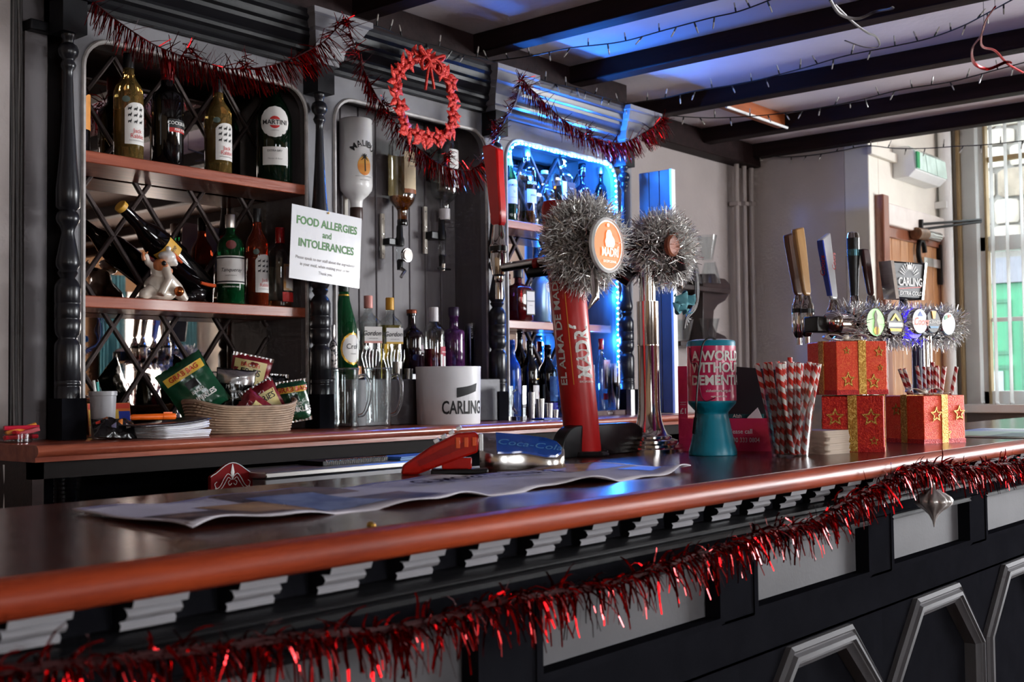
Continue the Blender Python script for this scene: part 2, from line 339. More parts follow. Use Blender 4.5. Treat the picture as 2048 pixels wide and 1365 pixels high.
bl = thing('vertical_blind', 'white vertical blind hanging in the end wall window', 'blind', (XW-.11, 1.7, 0))
G().box(-.03, .03, -.72, .72, 2.86, 2.9).o('head_rail', m_white, bl)
for k in range(17):
    yy = .68-.085*k
    G().grid(lambda a, b: ((a-.5)*.08*cos(.05), yy+(a-.5)*.08*sin(.05)+.003*cos((a-.5)*3), 1.13+1.73*b), 4, 1).o('slat', m_slat, bl)
    G().box(-.03, .03, yy-.003, yy+.003, 1.128, 1.138).o('weight', m_white, bl)
ch = []
for k in range(160):
    t = k/10; ch.append((.0, .68-.085*t, 1.135-.03*(1-(2*(t % 1)-1)**2)))
G().tube(ch, .0025, 4).o('bead_chain', m_steel, bl)

# ------------------------------------------------------------------ across the street
XS = 11.2
b = thing('stone_building', 'pale rubble stone house across the street behind the window', 'building', (XS, 3.2, 0))
m_mort = M('lime_mortar', (120, 116, 110), .9, noise=.08, ns=6, bump=.3, bs=20)
G().box(0, .3, -5, 4, -.5, 4.0).o('wall', m_mort, b)
stm = [M('stone_%d' % k, c, .9, noise=.2, ns=8, bump=.4, bs=18) for k, c in enumerate(((132, 124, 114), (84, 80, 76), (146, 140, 132), (104, 94, 82)))]
rs = random.Random(3); z = 0.2
while z < 3.9:
    h = rs.uniform(.16, .3); y = -1.1
    while y < 1.9:
        l = rs.uniform(.2, .5)
        if not (-.55 < y+l/2 < .62 and z < 2.35):
            G().lathe([(.42, -.5), (.5, -.38), (.5, .38), (.4, .5)], 8, m=Matrix.Diagonal((.12, l-.03, h-.025)), sq=5).o('stone', stm[rs.randrange(4)], b, loc=(-.02, y+l/2, z+h/2), ang=50)
        y += l
    z += h
m_gr = M('green_door_paint', (26, 104, 70), .4, noise=.05); m_gr2 = M('green_door_shade', (18, 80, 54), .4, noise=.05)
q = AX(1978, 650, XS-.1); dy = q.y-3.2
G().box(-.1, -.02, dy-.5, dy+.5, 0, 2.15).o('door_leaf', m_gr, b, bevel=.005)
G().box(-.16, -.0, dy-.62, dy+.62, 2.15, 2.38).o('door_lintel', M('lintel_grey', (96, 96, 102), .7), b)
for s in (-1, 1): G().box(-.14, 0, dy+s*.56-.06, dy+s*.56+.06, 0, 2.15).o('door_jamb', M('jamb_grey', (140, 140, 140), .6), b)
for (y0, y1, z0, z1) in ((-.42, -.28, 1.1, 1.85), (-.2, .2, 1.5, 2.0), (.28, .42, 1.1, 1.75), (-.2, .2, .9, 1.4), (-.42, -.28, .2, .95), (.28, .42, .2, .95), (-.2, .2, .2, .75)):
    G().plate([(dy+y0, z0), (dy+y1, z0), (dy+y1, z1), (dy+y0, z1)], [(dy+y0+.03, z0+.03), (dy+y1-.03, z0+.03), (dy+y1-.03, z1-.03), (dy+y0+.03, z1-.03)], -.12, -.1, 'x').o('door_panel', m_gr2, b)
G().box(-.115, -.1, dy-.12, dy+.12, .95, 1.35).o('door_glass', M('frosted', (110, 120, 120), .3), b)
struct(G().box(7.6, 11.2, -6, 9, -.6, -.5).o('ground', M('street_asphalt', (80, 78, 76), .9, noise=.1)))

# ------------------------------------------------------------------ front bar
BX0, BX1, BY0, BY1, BT = -1.2, 5.5, .965, 1.59, 1.10
prof = [(BY1, BT-.036), (BY1, BT-.004), (BY1-.004, BT)]
for k in range(9): a = pi/2+pi*k/8; prof.append((BY0+.018+.018*cos(a), BT-.018+.018*sin(a)))
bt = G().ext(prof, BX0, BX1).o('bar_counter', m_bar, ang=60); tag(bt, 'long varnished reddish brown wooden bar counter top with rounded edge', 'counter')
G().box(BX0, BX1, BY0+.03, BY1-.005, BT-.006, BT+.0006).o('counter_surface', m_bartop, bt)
bf = thing('panelled_bar', 'black and grey panelled bar front with pale bracket blocks and arch mouldings', 'bar', (0, 1.0, 0))
Y0 = 1.0
G().box(BX0, BX1-.05, .075, .52, .02, BT-.037).o('carcass', m_black, bf)
G().box(BX0, BX1-.05, .045, .076, .995, BT-.037).o('frieze_board', m_black, bf)
pr = [(.045, 1.0275), (.03, 1.0275), (.028, 1.033), (.031, 1.036), (.02, 1.039), (.016, 1.044), (.019, 1.049), (.024, 1.0505), (.008, 1.052), (.004, 1.063), (.045, 1.063)]
me = G().ext(pr, 0, .0625).mesh('bracket', [m_grey2, m_black], ang=50)
for pl in me.polygons:
    if abs(pl.normal.x) > .9: pl.material_index = 1
for k in range(-4, 38): share('bracket', me, bf, (.5135+.1245*k, 0, 0))
rl = [(.045, .995), (.03, .995), (.03, 1.003), (.018, 1.005), (.015, 1.009), (.02, 1.011), (.02, 1.0135), (.012, 1.015), (.01, 1.019), (.016, 1.022), (.03, 1.0245), (.045, 1.0275)]
G().ext(rl, BX0, BX1-.05).o('rail_moulding', m_char, bf, ang=20)
G().box(BX0, BX1-.05, .035, .076, .968, .995).o('top_rail', m_black, bf)
PXS = [2.79+.624*k for k in range(-6, 5)]
G().box(BX0, BX1-.05, .035, .076, .77, .850).o('mid_rail', m_black, bf)
pm = G().box(-.246, .246, .0, .01, .858, .962).mesh('panel', m_fgrey)
fm = G().plate([(-.258, .848), (.258, .848), (.258, .972), (-.258, .972)], [(-.244, .859), (.244, .859), (.244, .958), (-.244, .958)], -.024, .02).mesh('panel_bead', m_black)
fm2 = G().ext([(-.03, .958), (-.026, .963), (-.03, .968), (-.022, .972), (.01, .972), (.01, .955)], -.25, .25).mesh('panel_hood', m_char, ang=20)
for x in PXS:
    share('panel', pm, bf, (x, .062, 0)); share('panel_bead', fm, bf, (x, .056, 0)); share('panel_hood', fm2, bf, (x, .058, 0))
    G().box(x-.312-.058, x-.312+.058, .035, .076, .845, .97).o('stile', m_black, bf)
    # half-octagon arch moulding with a dark field inside
    def oct(d): k = .414*d; return [(-.302+d, .0), (-.302+d, .605-k*.4), (-.136+k, .768-d), (.136-k, .768-d), (.302-d, .605-k*.4), (.302-d, 0)]
    G().plate([(px, z+.0) for px, z in oct(.046)]+[(.256, .0), (-.256, .0)][:0], [(0, .3)]*6, .05, .06).o('arch_field', m_black, bf, loc=(x, .0, 0)) if False else None
    g = G(); steps = [(0, .035), (0, .024), (.008, .018), (.012, .022), (.015, .022), (.019, .014), (.027, .012), (.030, .018), (.034, .018), (.038, .024), (.046, .03), (.046, .06)]
    g.loft([[(px, y, z) for px, z in oct(d)] for d, y in steps], False, False, False)
    g.o('arch_moulding', m_fgrey, bf, loc=(x, 0, 0), ang=20)
    G().ext([(-.312, 0), (-.302, 0), (-.302, .605), (-.136, .768), (.136, .768), (.302, .605), (.302, 0), (.312, 0), (.312, .775), (-.312, .775)], .035, .062, 'y').o('spandrel', m_black, bf, loc=(x, 0, 0))
G().box(BX0, BX1-.05, .058, .076, 0, .78).o('lower_field', m_black, bf)

# ------------------------------------------------------------------ back bar
BCZ = 1.13
prof = [(YB, BCZ-.042), (YB, BCZ)]
for k in range(7): a = pi/2+pi*k/6; prof.append((2.735+.015*cos(a), BCZ-.015+.015*sin(a)))
prof += [(2.735, BCZ-.042)]
bc = G().ext(prof, 1.464, 4.75).o('back_counter', m_shelf, ang=60); tag(bc, 'reddish wooden back counter worktop behind the bar', 'worktop')
ca = thing('back_cabinet', 'dark open base cabinet under the back counter', 'cabinet', (1.47, 2.76, 0))
G().box(0, 3.25, .0, .03, 1.045, 1.087).o('apron', M('apron_wood', (24, 17, 15), .7, spec=.2), ca)
G().box(0, .03, .0, .53, 0, 1.087).o('side_panel', m_dkwood, ca); G().box(3.22, 3.25, 0, .53, 0, 1.087).o('side_panel', m_dkwood, ca)
G().box(.03, 3.22, .5, .53, 0, 1.087).o('back_panel', m_black, ca); G().box(.03, 3.22, .02, .5, .74, .76).o('shelf', m_dkwood, ca)
G().box(1.0, 1.02, .02, .5, .0, 1.087).o('divider', m_dkwood, ca)

PF = 3.025                                            # face of the grey arched frame
CX = [AY(x, 700, 2.985).x for x in (135, 641, 995, 1253)]
OPEN = [(1.757, 2.566), (2.69, 3.48), (3.60, 4.374)]
def arch(x0, x1, z0, z1, r, n=6):
    pts = [(x0, z0), (x1, z0)]
    for k in range(n+1): a = pi/2*k/n; pts.append((x1-r+r*cos(a), z1-r+r*sin(a)))
    for k in range(n+1): a = pi/2+pi/2*k/n; pts.append((x0+r+r*cos(a), z1-r+r*sin(a)))
    return pts
EDGE = [(CX[0]+.02, (OPEN[0][1]+OPEN[1][0])/2), ((OPEN[0][1]+OPEN[1][0])/2, (OPEN[1][1]+OPEN[2][0])/2), ((OPEN[1][1]+OPEN[2][0])/2, 4.50)]
YM = 3.235
names = ['mirrored back bar bay with wine bottle shelves on the left', 'grey boarded back bar bay with the spirit optics', 'mirrored back bar bay lit by the blue strip']
BAY = []
m_rev = M('grey_board', (104, 98, 100), .55, noise=.07, ns=8, stretch=(8, 8, 1), bump=.04)
for k in range(3):
    (a, b), (ea, eb) = OPEN[k], EDGE[k]; xm = (a+b)/2
    B = thing('back_bar_bay', names[k], 'bar shelving', (xm, PF, BCZ)); BAY.append(B); L = lambda pts: [(x-xm, z-BCZ) for x, z in pts]
    inn = arch(a, b, BCZ+.001, 2.262, .085)
    out = []
    for (x, z) in inn:                                # outer outline with the same count
        out.append((ea if x < a+.02 else (eb if x > b-.02 else x), 2.34 if z > 2.2 else z))
    out = [(ea, BCZ+.001), (eb, BCZ+.001)] + [(eb, 2.1+.24*min(1, i/3)) if i < 4 else (eb-(eb-xm)*(i-3)/4*.6, 2.34) for i in range(7)] + [((ea+(xm-ea)*(3-i)/4*.6), 2.34) if i < 3 else (ea, 2.34-.24*(i-3)/3) for i in range(7)]
    G().plate(L(out), L(inn), 0, .03).o('arched_frame', m_grey, B)
    n = len(inn); bead = [(x-xm, -.002, z-BCZ) for x, z in (inn[1:]+inn[:1])]
    G().tube(bead[:], .007, 6).o('arch_bead', M('worn_white_bead', (178, 172, 168), .5, noise=.2, ns=25), B)
    for (x0, x1, n_) in ((a-.02, a, 'reveal'), (b, b+.02, 'reveal')): G().box(x0-xm, x1-xm, .03, YM-PF, 0, 2.35-BCZ).o(n_, m_rev, B)
    G().box(a-xm, b-xm, .03, YM-PF, 2.30-BCZ, 2.32-BCZ).o('soffit', m_rev, B)
    if k == 1:
        nb = 9; w_ = (b-a)/nb
        for i in range(nb): G().box(a-xm+w_*i+.0015, a-xm+w_*(i+1)-.0015, YM-PF-.045, YM-PF-.025, 0, 1.17).o('board', m_rev, B, bevel=.004)
        G().box(a-xm, b-xm, YM-PF-.026, YM-PF-.01, 0, 1.17).o('backing', m_char, B)
    else:
        G().box(a-xm, b-xm, YM-PF, YM-PF+.006, 0, 1.18).o('mirror', m_mirror, B)
        m_lead = M('lattice_lead', (86, 74, 72), .4, .3, noise=.15)
        # diagonal lattice strips over the mirror
        x_off = 1.978 if k == 0 else 3.907
        zc = 1.734 if k == 0 else 1.871
        s_ = .139/.1005
        for sg in (1, -1):
            for j in range(-16, 17):
                seg = []
                for t in range(0, 201):
                    x = a+(b-a)*t/200; z = zc+sg*s_*(x-x_off-.201*j)
                    if BCZ+.005 < z < 2.29: seg.append((x-xm, z-BCZ))
                if len(seg) > 8:
                    (xa, za), (xb_, zb) = seg[0], seg[-1]
                    G().tube([(xa, YM-PF-.004, za), (xb_, YM-PF-.004, zb)], .0065, 6, flat=1).o('lattice_bar', m_lead, B)
        for zs in (1.94, 1.53):
            G().box(a-xm+.001, b-xm+.012*(k == 0)-.001*(k == 2), -.0 if k == 0 else .035, YM-PF-.01, zs-.034-BCZ, zs-BCZ).o('shelf', m_shelf, B, bevel=.003)
# turned columns
CP = [(85,14),(92,14),(95,11),(103,10),(108,17),(118,20),(128,18),(134,12),(138,11),(146,15),(152,13),(158,9),(170,9),(250,12),(330,17),(390,23),(425,23),(432,15),(436,20),(442,22),(448,23),(455,21),(460,17),(466,14),(475,12),(490,15),(515,20),(532,23),(540,22),(548,17),(553,20),(558,17),(563,14),(570,20),(578,24),(582,25),(610,25),(611,24.3),(614,24.3),(615,25),(640,25),(641,24.3),(644,24.3),(645,25),(660,25),(672,23),(678,18),(682,18),(688,23),(694,25),(760,25),(761,24.3),(764,24.3),(765,25),(770,25),(771,24.3),(774,24.3),(775,25),(797,25)]
sh = [(h*.00137, (875-y)*.00141) for y, h in CP][::-1]
me_sh = G().lathe(sh, 28).mesh('shaft', m_colm, ang=50)
me_bb = G().box(-.036, .036, -.036, .036, 0, .112).mesh('base_block', m_black)
me_tb = G().box(-.036, .036, -.036, .036, 1.112, 1.205).mesh('top_block', m_char)
lab = ['black turned column at the left end of the back bar', 'black turned column behind the food allergy sign', 'black turned column behind the red tap handle', 'blue lit turned column at the right end of the back bar']
for k, x in enumerate(CX):
    c = thing('turned_column', lab[k], 'column', (x, 2.985, BCZ), group='turned back bar columns')
    share('shaft', me_sh, c); share('base_block', me_bb, c); share('top_block', me_tb, c)
# cornices and capitals
cp = [(2.34, 0), (2.332, .0), (2.332, .02), (2.342, .024), (2.350, .032), (2.356, .030), (2.366, .036), (2.372, .05), (2.382, .052), (2.392, .05), (2.400, .062), (2.412, .075), (2.424, .078), (2.430, .092), (2.440, .096), (2.450, .098), (2.458, .112), (2.470, .118), (2.482, .118), (2.482, -.05), (2.34, -.05)]
m_corn3 = M('lit_charcoal_cornice', (74, 73, 78), .32, noise=.08)  # charcoal paint lightened to grey, standing in for light on this bay
for k in range(3):
    x0, x1 = (CX[k]+.05, CX[k+1]-.05)
    o = G().ext([(2.99-d+.02, z) for z, d in cp], x0, x1).o('cornice', m_char if k < 2 else m_corn3, ang=20)
    tag(o, ['dark stepped cornice over the wine bottle bay', 'dark stepped cornice behind the red wreath', 'grey stepped cornice over the blue lit bay'][k], 'cornice', 'back bar cornices')
cl = [(2.335, .05, .045), (2.352, .05, .045), (2.356, .06, .055), (2.37, .062, .057), (2.392, .066, .062), (2.405, .078, .075), (2.425, .088, .085), (2.432, .102, .10), (2.462, .118, .118), (2.468, .128, .128), (2.486, .128, .128)]
for k, x in enumerate(CX):
    g = G().loft([[(-w_, -d, z-2.335), (w_, -d, z-2.335), (w_, .03, z-2.335), (-w_, .03, z-2.335)] for z, w_, d in cl])
    o = g.o('capital', m_black if k == 0 else m_grey, loc=(x, 2.985, 2.335), ang=20)
    tag(o, ['black crown capital above the leftmost column', 'grey crown capital where the red garland peaks left of the wreath', 'grey crown capital where the garland peaks right of the wreath', 'grey crown capital at the right end of the cornice'][k], 'capital', 'back bar capitals')
# LED strip round the blue bay
a, b = OPEN[2]
led = thing('led_strip', 'glowing blue LED strip round the arched bay opening', 'light strip', ((a+b)/2, PF, BCZ))
pth = arch(a+.012, b-.012, BCZ+.02, 2.25, .08, 8)[1:]
pts = [Vector((x-(a+b)/2, -.002, z-BCZ)) for x, z in pth]
m_ledb = M('led_tape', (20, 110, 255), .4, noise=.02, emit=3)
G().tube(pts, .005, 6).o('tape', m_ledb, led)
m_ledw = M('led_diode', (150, 215, 255), .4, noise=.02, emit=14)
dm = G().lathe([(.003, -.004), (.0062, 0), (.003, .004)], 6).mesh('diode', m_ledw)
ln = 0; acc = 0
for p, q in zip(pts, pts[1:]):
    d = (q-p).length; t = -acc
    while t < d:
        if t >= 0: share('diode', dm, led, p+(q-p)*(t/d)+Vector((0, -.006, 0)))
        t += .024
    acc = (d-t) % .024 if False else (d-(t-.024)); acc = acc % .024
BLUE = (.02, .20, 1)
def led_point(x, z, w_):
    l = bpy.data.lights.new('strip_light', 'POINT'); l.energy = w_; l.color = BLUE; l.shadow_soft_size = .012
    o = bpy.data.objects.new('strip_light', l); COL.objects.link(o); o.parent = led; o.location = (x-(a+b)/2, -.004, z-BCZ)
for k in range(6): led_point(a+.08+(b-a-.16)*k/5, 2.24, 8.0)
for k in range(5): led_point(b-.025, 1.26+.2*k, 3.0)
# boarded screen at the end of the back bar, lit blue
s0 = AY(1262, 348, 2.99)
sc_ = thing('boarded_screen', 'open tongue and groove door panel at the end of the back bar glowing blue', 'screen door', (4.50, 2.99, BCZ+.003))
for k in range(3): G().box(0, .02, -.17+.055*k+.001, -.17+.055*(k+1)-.001, 0, 2.226-BCZ).o('board', m_mid, sc_, bevel=.003)
G().box(-.004, .028, -.182, -.171, 0, 2.226-BCZ).o('edge_strip', m_white, sc_)
# boxed panel and cables left of the first column
bp = thing('boxed_panel', 'grey boxed panel beside the leftmost column', 'panel', (1.50, 3.06, BCZ))
x0 = AY(48, 500, 3.06).x-1.5; x1 = CX[0]-.02-1.5
G().box(x0, x1, 0, .2, 0, 1.12).o('panel', M('panel_grey', (92, 86, 88), .6, noise=.06), bp)
G().box(x0, x1, -.03, .2, 1.12, 1.15).o('ledge', m_char, bp, bevel=.004)
G().box(x0, x1, .02, .2, 1.15, 1.48).o('upper_panel', M('panel_grey', (92, 86, 88), .6, noise=.06), bp)
for k in range(5):
    x = 22+5*k
    pts = fit([AY(x+random.uniform(-2, 2), y, 3.07) for y in (-60, 120, 280, 450, 620, 790, 872)], 4)
    o = G().tube(pts, .004+.001*(k % 3), 6).o('wall_cable', M('cable_grey%d' % (k % 2), ((60, 56, 56), (92, 86, 84))[k % 2], .6))
    tag(o, 'grey vertical cable in the bundle at the left edge, %s from the grey panel' % ['fifth', 'fourth', 'third', 'second', 'nearest'][k], 'cable', 'wall cables')
o = G().box(.6, AY(18, 500, 3.05).x, 3.05, YB-.001, 0, CEIL-.003).o('wall_left_nib', m_plaster); struct(o)
# ------------------------------------------------------------------ bottles
SHP = {
 'wine': [(.90,0),(1,.012),(1,.60),(.97,.645),(.85,.69),(.62,.735),(.44,.775),(.38,.82),(.37,.93),(.41,.935),(.41,.955),(.37,.96),(.37,1)],
 'port': [(.92,0),(1,.012),(1,.58),(.98,.64),(.88,.68),(.55,.715),(.42,.75),(.42,.80),(.38,.84),(.36,.94),(.42,.945),(.42,1)],
 'martini': [(.94,0),(1,.015),(1,.55),(.98,.62),(.90,.69),(.70,.77),(.48,.83),(.38,.87),(.34,.90),(.34,1)],
 'tanq': [(.95,0),(1,.012),(1,.60),(.97,.66),(.86,.71),(.62,.745),(.42,.77),(.34,.80),(.33,.86),(.38,.87),(.38,1)],
 'gin': [(.96,0),(1,.012),(1,.655),(.95,.69),(.72,.735),(.42,.775),(.35,.80),(.33,.85),(.36,.855),(.36,1)],
 'squat': [(.94,0),(1,.015),(1,.55),(.97,.61),(.84,.66),(.55,.70),(.38,.73),(.34,.78),(.34,.90),(.44,.91),(.44,1)],
 'boe': [(.94,0),(1,.015),(1,.62),(.95,.665),(.72,.69),(.46,.70),(.42,.73),(.42,.86),(.5,.87),(.5,1)],
 'jam': [(.94,0),(1,.012),(.98,.10),(1,.13),(1,.52),(.95,.58),(.8,.64),(.55,.72),(.4,.79),(.36,.84),(.36,.9),(.41,.905),(.41,1)],
 'tall': [(.94,0),(1,.01),(1,.66),(.95,.71),(.7,.76),(.42,.80),(.38,.83),(.36,.92),(.38,.925),(.38,1)],
 'flat': [(.86,0),(1,.02),(1,.45),(.98,.55),(.9,.64),(.72,.71),(.42,.755),(.3,.78),(.28,.88),(.34,.89),(.34,1)],
 'champ': [(.92,0),(1,.01),(1,.40),(.97,.50),(.84,.60),(.62,.70),(.46,.78),(.38,.86),(.36,.94),(.40,.945),(.40,1)],
 'decant': [(.95,0),(1,.012),(1,.56),(.96,.60),(.80,.645),(.40,.68),(.26,.71),(.24,.80),(.40,.81),(.42,.84),(.42,.97),(.36,1)],
 'ciroc': [(.9,0),(1,.015),(.96,.3),(1,.62),(.9,.68),(.55,.74),(.34,.78),(.30,.84),(.32,.85),(.32,1)],
}
def rad_at(prof, zf):
    for (r0, z0), (r1, z1) in zip(prof, prof[1:]):
        if z0 <= zf <= z1: return r0+(r1-r0)*(zf-z0)/max(1e-9, z1-z0)
    return prof[-1][0]
def patch(r, z0, z1, a0, a1, shape='rect', n=16, m=8):
    """a paper label on a cylinder; angles in degrees from the front (-y)"""
    g = G(); a0, a1 = R(a0), R(a1)
    def P(u, v):
        if shape == 'rect': a, z = a0+(a1-a0)*u, z0+(z1-z0)*v
        elif shape == 'arch': a = a0+(a1-a0)*u; z = z0+(z1-z0)*v*(1-.16*(abs(2*u-1)**3))
        else:
            t = pi*v; h = sin(t); a = (a0+a1)/2+(a1-a0)/2*h*(2*u-1); z = (z0+z1)/2-(z1-z0)/2*cos(t)
        return (r*sin(a), -r*cos(a), z)
    return g.grid(P, n, m if shape != 'rect' else 2)
def bottle(name, label, x, ytop, Y, zb, wpx, shape, glass, cap=None, capf=.86, labels=(), texts=(), liquid=None, level=.6, rot=0, group=None, sq=2, depth=1, H=None, capr=None, n=28, flip=False, foil=None):
    X = AY(x, ytop+80, Y).x; top = AY(x, ytop, Y).z; H = H or top-zb; mp = MPP((X, Y, zb)); r = wpx/2*mp; prof = SHP[shape]
    if flip: t = thing(name, label, 'bottle', (X, Y, zb+H), group=group, rot=(pi, 0, R(rot)))
    else: t = thing(name, label, 'bottle', (X, Y, zb), R(rot), group)
    pts = [(r*q, H*z) for q, z in prof]
    body = [(q, z) for q, z in pts if not (cap and z > H*capf+.001)]
    if cap: body.append((r*rad_at(prof, capf), H*capf))
    g = G().lathe(body, n, sq=sq, ay=depth); g.o('bottle_body', glass, t, ang=50)
    if cap:
        rc = capr*r if capr else r*rad_at(prof, .97)*1.03
        G().lathe([(rc*.97, H*capf), (rc, H*capf+.002), (rc, H-.003), (rc*.93, H)], 20).o('cap', cap, t, ang=50)
    if foil: G().lathe([(r*rad_at(prof, foil[1])*1.03, H*foil[1]), (r*rad_at(prof, (foil[1]+foil[2])/2)*1.03, H*(foil[1]+foil[2])/2), (r*rad_at(prof, foil[2])*1.03, H*foil[2])], 18).o('neck_label', foil[0], t, ang=50)
    if liquid:
        lp = [(q*.9, max(z, .004)) for q, z in pts if z < H*level]+[(r*rad_at(prof, level)*.9, H*level)]
        G().lathe(lp, n, sq=sq, ay=depth).o('liquid', liquid, t, ang=50)
    lo = []
    for i, L in enumerate(labels):
        z0, z1, a0, a1, mt = L[:5]; sh = L[5] if len(L) > 5 else 'rect'
        lift = .0006*(1+i*.6)
        if sq > 2:
            w_ = (a1-a0)/90*r; c_ = (a0+a1)/2/90*r
            lo.append(None); lo[-1] = G().box(c_-w_/2, c_+w_/2, -r*depth-.0012-lift, -r*depth+.004, z0*H, z1*H).o('label', mt, t)
        else: lo.append(patch(r*rad_at(prof, (z0+z1)/2)*1.0+lift, z0*H, z1*H, a0, a1, sh).o('label', mt, t))
    for (s, z, ang, size, mt, *k) in texts:
        kw = k[0] if k else {}
        tp = lo[0] if lo else t
        if sq > 2: text(s, size, mt, tp, (ang/90*r, -r*depth-.0032, z*H), **kw)
        else: text(s, size, mt, tp, (0, 0, z*H), wrap=r*rad_at(prof, z)+.0022, ang=R(ang), **kw)
    return t
def glass(name, c, trans=.75, rough=.04): return M(name, c, rough, noise=.04, trans=trans, ior=1.4, spec=.6)
g_clear = thin('bottle_clear', (236, 240, 238), .75, base=.10)
g_green = glass('bottle_green', (20, 96, 52), .6); g_dgreen = glass('bottle_dark_green', (8, 30, 18), .25)
g_black = M('bottle_black', (9, 7, 8), .06, noise=.1, coat=.3); g_straw = glass('white_wine', (214, 178, 104), .85)
g_rose = glass('rose_wine', (228, 92, 54), .85); g_amber = glass('whisky', (176, 96, 28), .9)
l_white = M('label_white', (226, 222, 218), .6, noise=.03); l_cream = M('label_cream', (226, 190, 128), .6, noise=.05)
l_back = M('label_back', (198, 160, 96), .7, noise=.05)
m_red2 = M('label_red', (196, 34, 32), .5, noise=.04); m_fine = M('small_print', (140, 134, 130), .7)
# --- bay 1, upper shelf
Z1, Z2, YS = 1.942, 1.532, 3.085
bottle('wine_bottle', 'dark bottle with orange label half hidden behind the left column', 150, 118, 3.10, Z1, 58, 'wine', g_black, labels=[(.24, .62, 5, 95, M('label_orange', (226, 150, 70), .6), 'arch')])
def rabbit_print(t, r, zc, s):
    rr = random.Random(5)
    for i in range(3):
        for j in range(3):
            g = G(); a = (i-1)*s/r; z = zc-(j-1)*s*1.05
            for (dx, dz, w_, h_) in ((0, 0, .30, .16), (.22, .14, .13, .12), (.3*(rr.random() > .5)+.0, .32, .05, .16), (-.2, -.16, .08, .14), (.16, -.16, .08, .14)):
                pts = [(dx*s+w_*s*cos(k*pi/3), dz*s+h_*s*sin(k*pi/3)) for k in range(6)]
                g.add([((r)*sin(a+px/r), -(r)*cos(a+px/r), z+pz) for px, pz in pts], [tuple(range(6))])
            me = g.mesh('rabbit_print', m_ink, False, False); o = bpy.data.objects.new('rabbit_print', me); COL.objects.link(o); o.parent = t
def rabbit(x, ytop, w, label, gl, capm, Z, rot=-4, lab2=l_back):
    t = bottle('wine_bottle', label, x, ytop, YS, Z, w, 'wine', gl, cap=capm, capf=.86, rot=rot,
        labels=[(.13, .52, -42, 62, l_white, 'arch'), (.17, .5, 110, 200, lab2)])
    r = w/2*MPP(t.location); H = AY(x, ytop, YS).z-Z
    lb = [c for c in t.children if c.name.startswith('label')][0]
    rabbit_print(lb, r+.0016, H*.40, r*.42)
    text('Jack', r*.42, m_red2, lb, (0, 0, H*.255), wrap=r+.002, bold=0, ang=R(8)); text('Rabbit', r*.42, m_red2, lb, (0, 0, H*.205), wrap=r+.002, bold=0, ang=R(8))
    text('SAUVIGNON BLANC', r*.13, m_fine, lb, (0, 0, H*.165), wrap=r+.002, bold=0, ang=R(8))
    patch(r+.0022, H*.515, H*.575, -52, -22, 'oval').o('medal', M('medal_green', (88, 104, 96), .5), t)
    return t
rabbit(257, 108, 58, 'white wine bottle with rabbit print label left of the black port bottle', g_straw, M('cap_black', (20, 18, 20), .4), Z1)
t = bottle('port_bottle', 'black port bottle with red label band on the upper shelf', 335, 120, YS, Z1, 62, 'port', g_black, cap=M('cap_red', (150, 20, 24), .4), capf=.86, labels=[(.30, .345, -28, 70, m_red2), (.34, .42, -28, 70, M('label_black', (14, 12, 14), .5))],
    texts=[('COCKBURN\u2019S', .382, 18, .0145, m_wht, dict(bold=.01)), ('FINE RUBY', .322, 20, .0105, m_wht)], foil=(M('foil_wine', (110, 16, 22), .4), .80, .86))
rabbit(436, 160, 54, 'white wine bottle with rabbit print label left of the green vermouth bottle', g_straw, M('cap_black', (20, 18, 20), .4), Z1)
t = bottle('vermouth_bottle', 'large green vermouth bottle with round white label', 548, 163, 3.095, Z1, 72, 'martini', g_dgreen, cap=M('cap_black', (20, 18, 20), .4), capf=.92, rot=-36,
    labels=[(.42, .72, -48, 48, l_white, 'oval'), (.155, .33, -40, 44, l_white), (.505, .625, -19, 19, m_red2, 'oval'), (.535, .592, -44, 44, l_white)],
    texts=[('MARTINI', .563, 0, .0215, m_ink, dict(bold=.02)), ('EXTRA DRY', .29, 0, .0095, m_ink, dict(bold=.005)), ('Martini & Rossi', .215, 0, .008, m_fine, dict(shear=.3, bold=0)), ('L\u2019APERITIVO', .485, 0, .005, m_fine)])
# --- bay 1, middle shelf
bottle('gin_bottle', 'green gin bottle with silver cap and white label', 461, 430, YS, Z2, 54, 'tanq', g_green, cap=M('cap_silver', (196, 190, 186), .3, .9), capf=.85, rot=-34,
    labels=[(.22, .53, -78, 80, l_white), (.235, .25, -78, 80, m_ink), (.50, .515, -78, 80, m_ink), (.60, .70, -22, 22, M('seal_red', (110, 26, 24), .4), 'oval')],
    texts=[('Tanqueray', .37, 0, .0165, m_ink, dict(shear=.35, bold=.0)), ('LONDON DRY GIN', .185, 0, .0065, m_wht), ('EXPORT STRENGTH', .31, 0, .004, m_fine)])
rabbit(514, 418, 45, 'rose wine bottle with rabbit print label between two gin bottles', g_rose, M('cap_black', (20, 18, 20), .4), Z2, lab2=M('label_backred', (206, 44, 36), .6))
bottle('gin_bottle', 'clear gin bottle with bright red cap beside the allergy sign', 560, 456, YS, Z2, 50, 'tanq', g_clear, cap=m_red, capf=.80, rot=-8, liquid=glass('orange_gin', (222, 110, 50), .9), level=.07,
    labels=[(.20, .53, -15, 70, M('label_floral', (228, 220, 200), .6, c2=(206, 150, 84), ns=28)), (.23, .50, -3, 60, l_white), (.06, .18, -20, 70, m_red2), (.1, .52, 100, 250, M('label_behind', (176, 160, 150), .7))],
    texts=[('Tanqueray', .44, 28, .009, m_ink, dict(shear=.3, bold=0)), ('SEVILLA', .37, 28, .009, m_ink)])
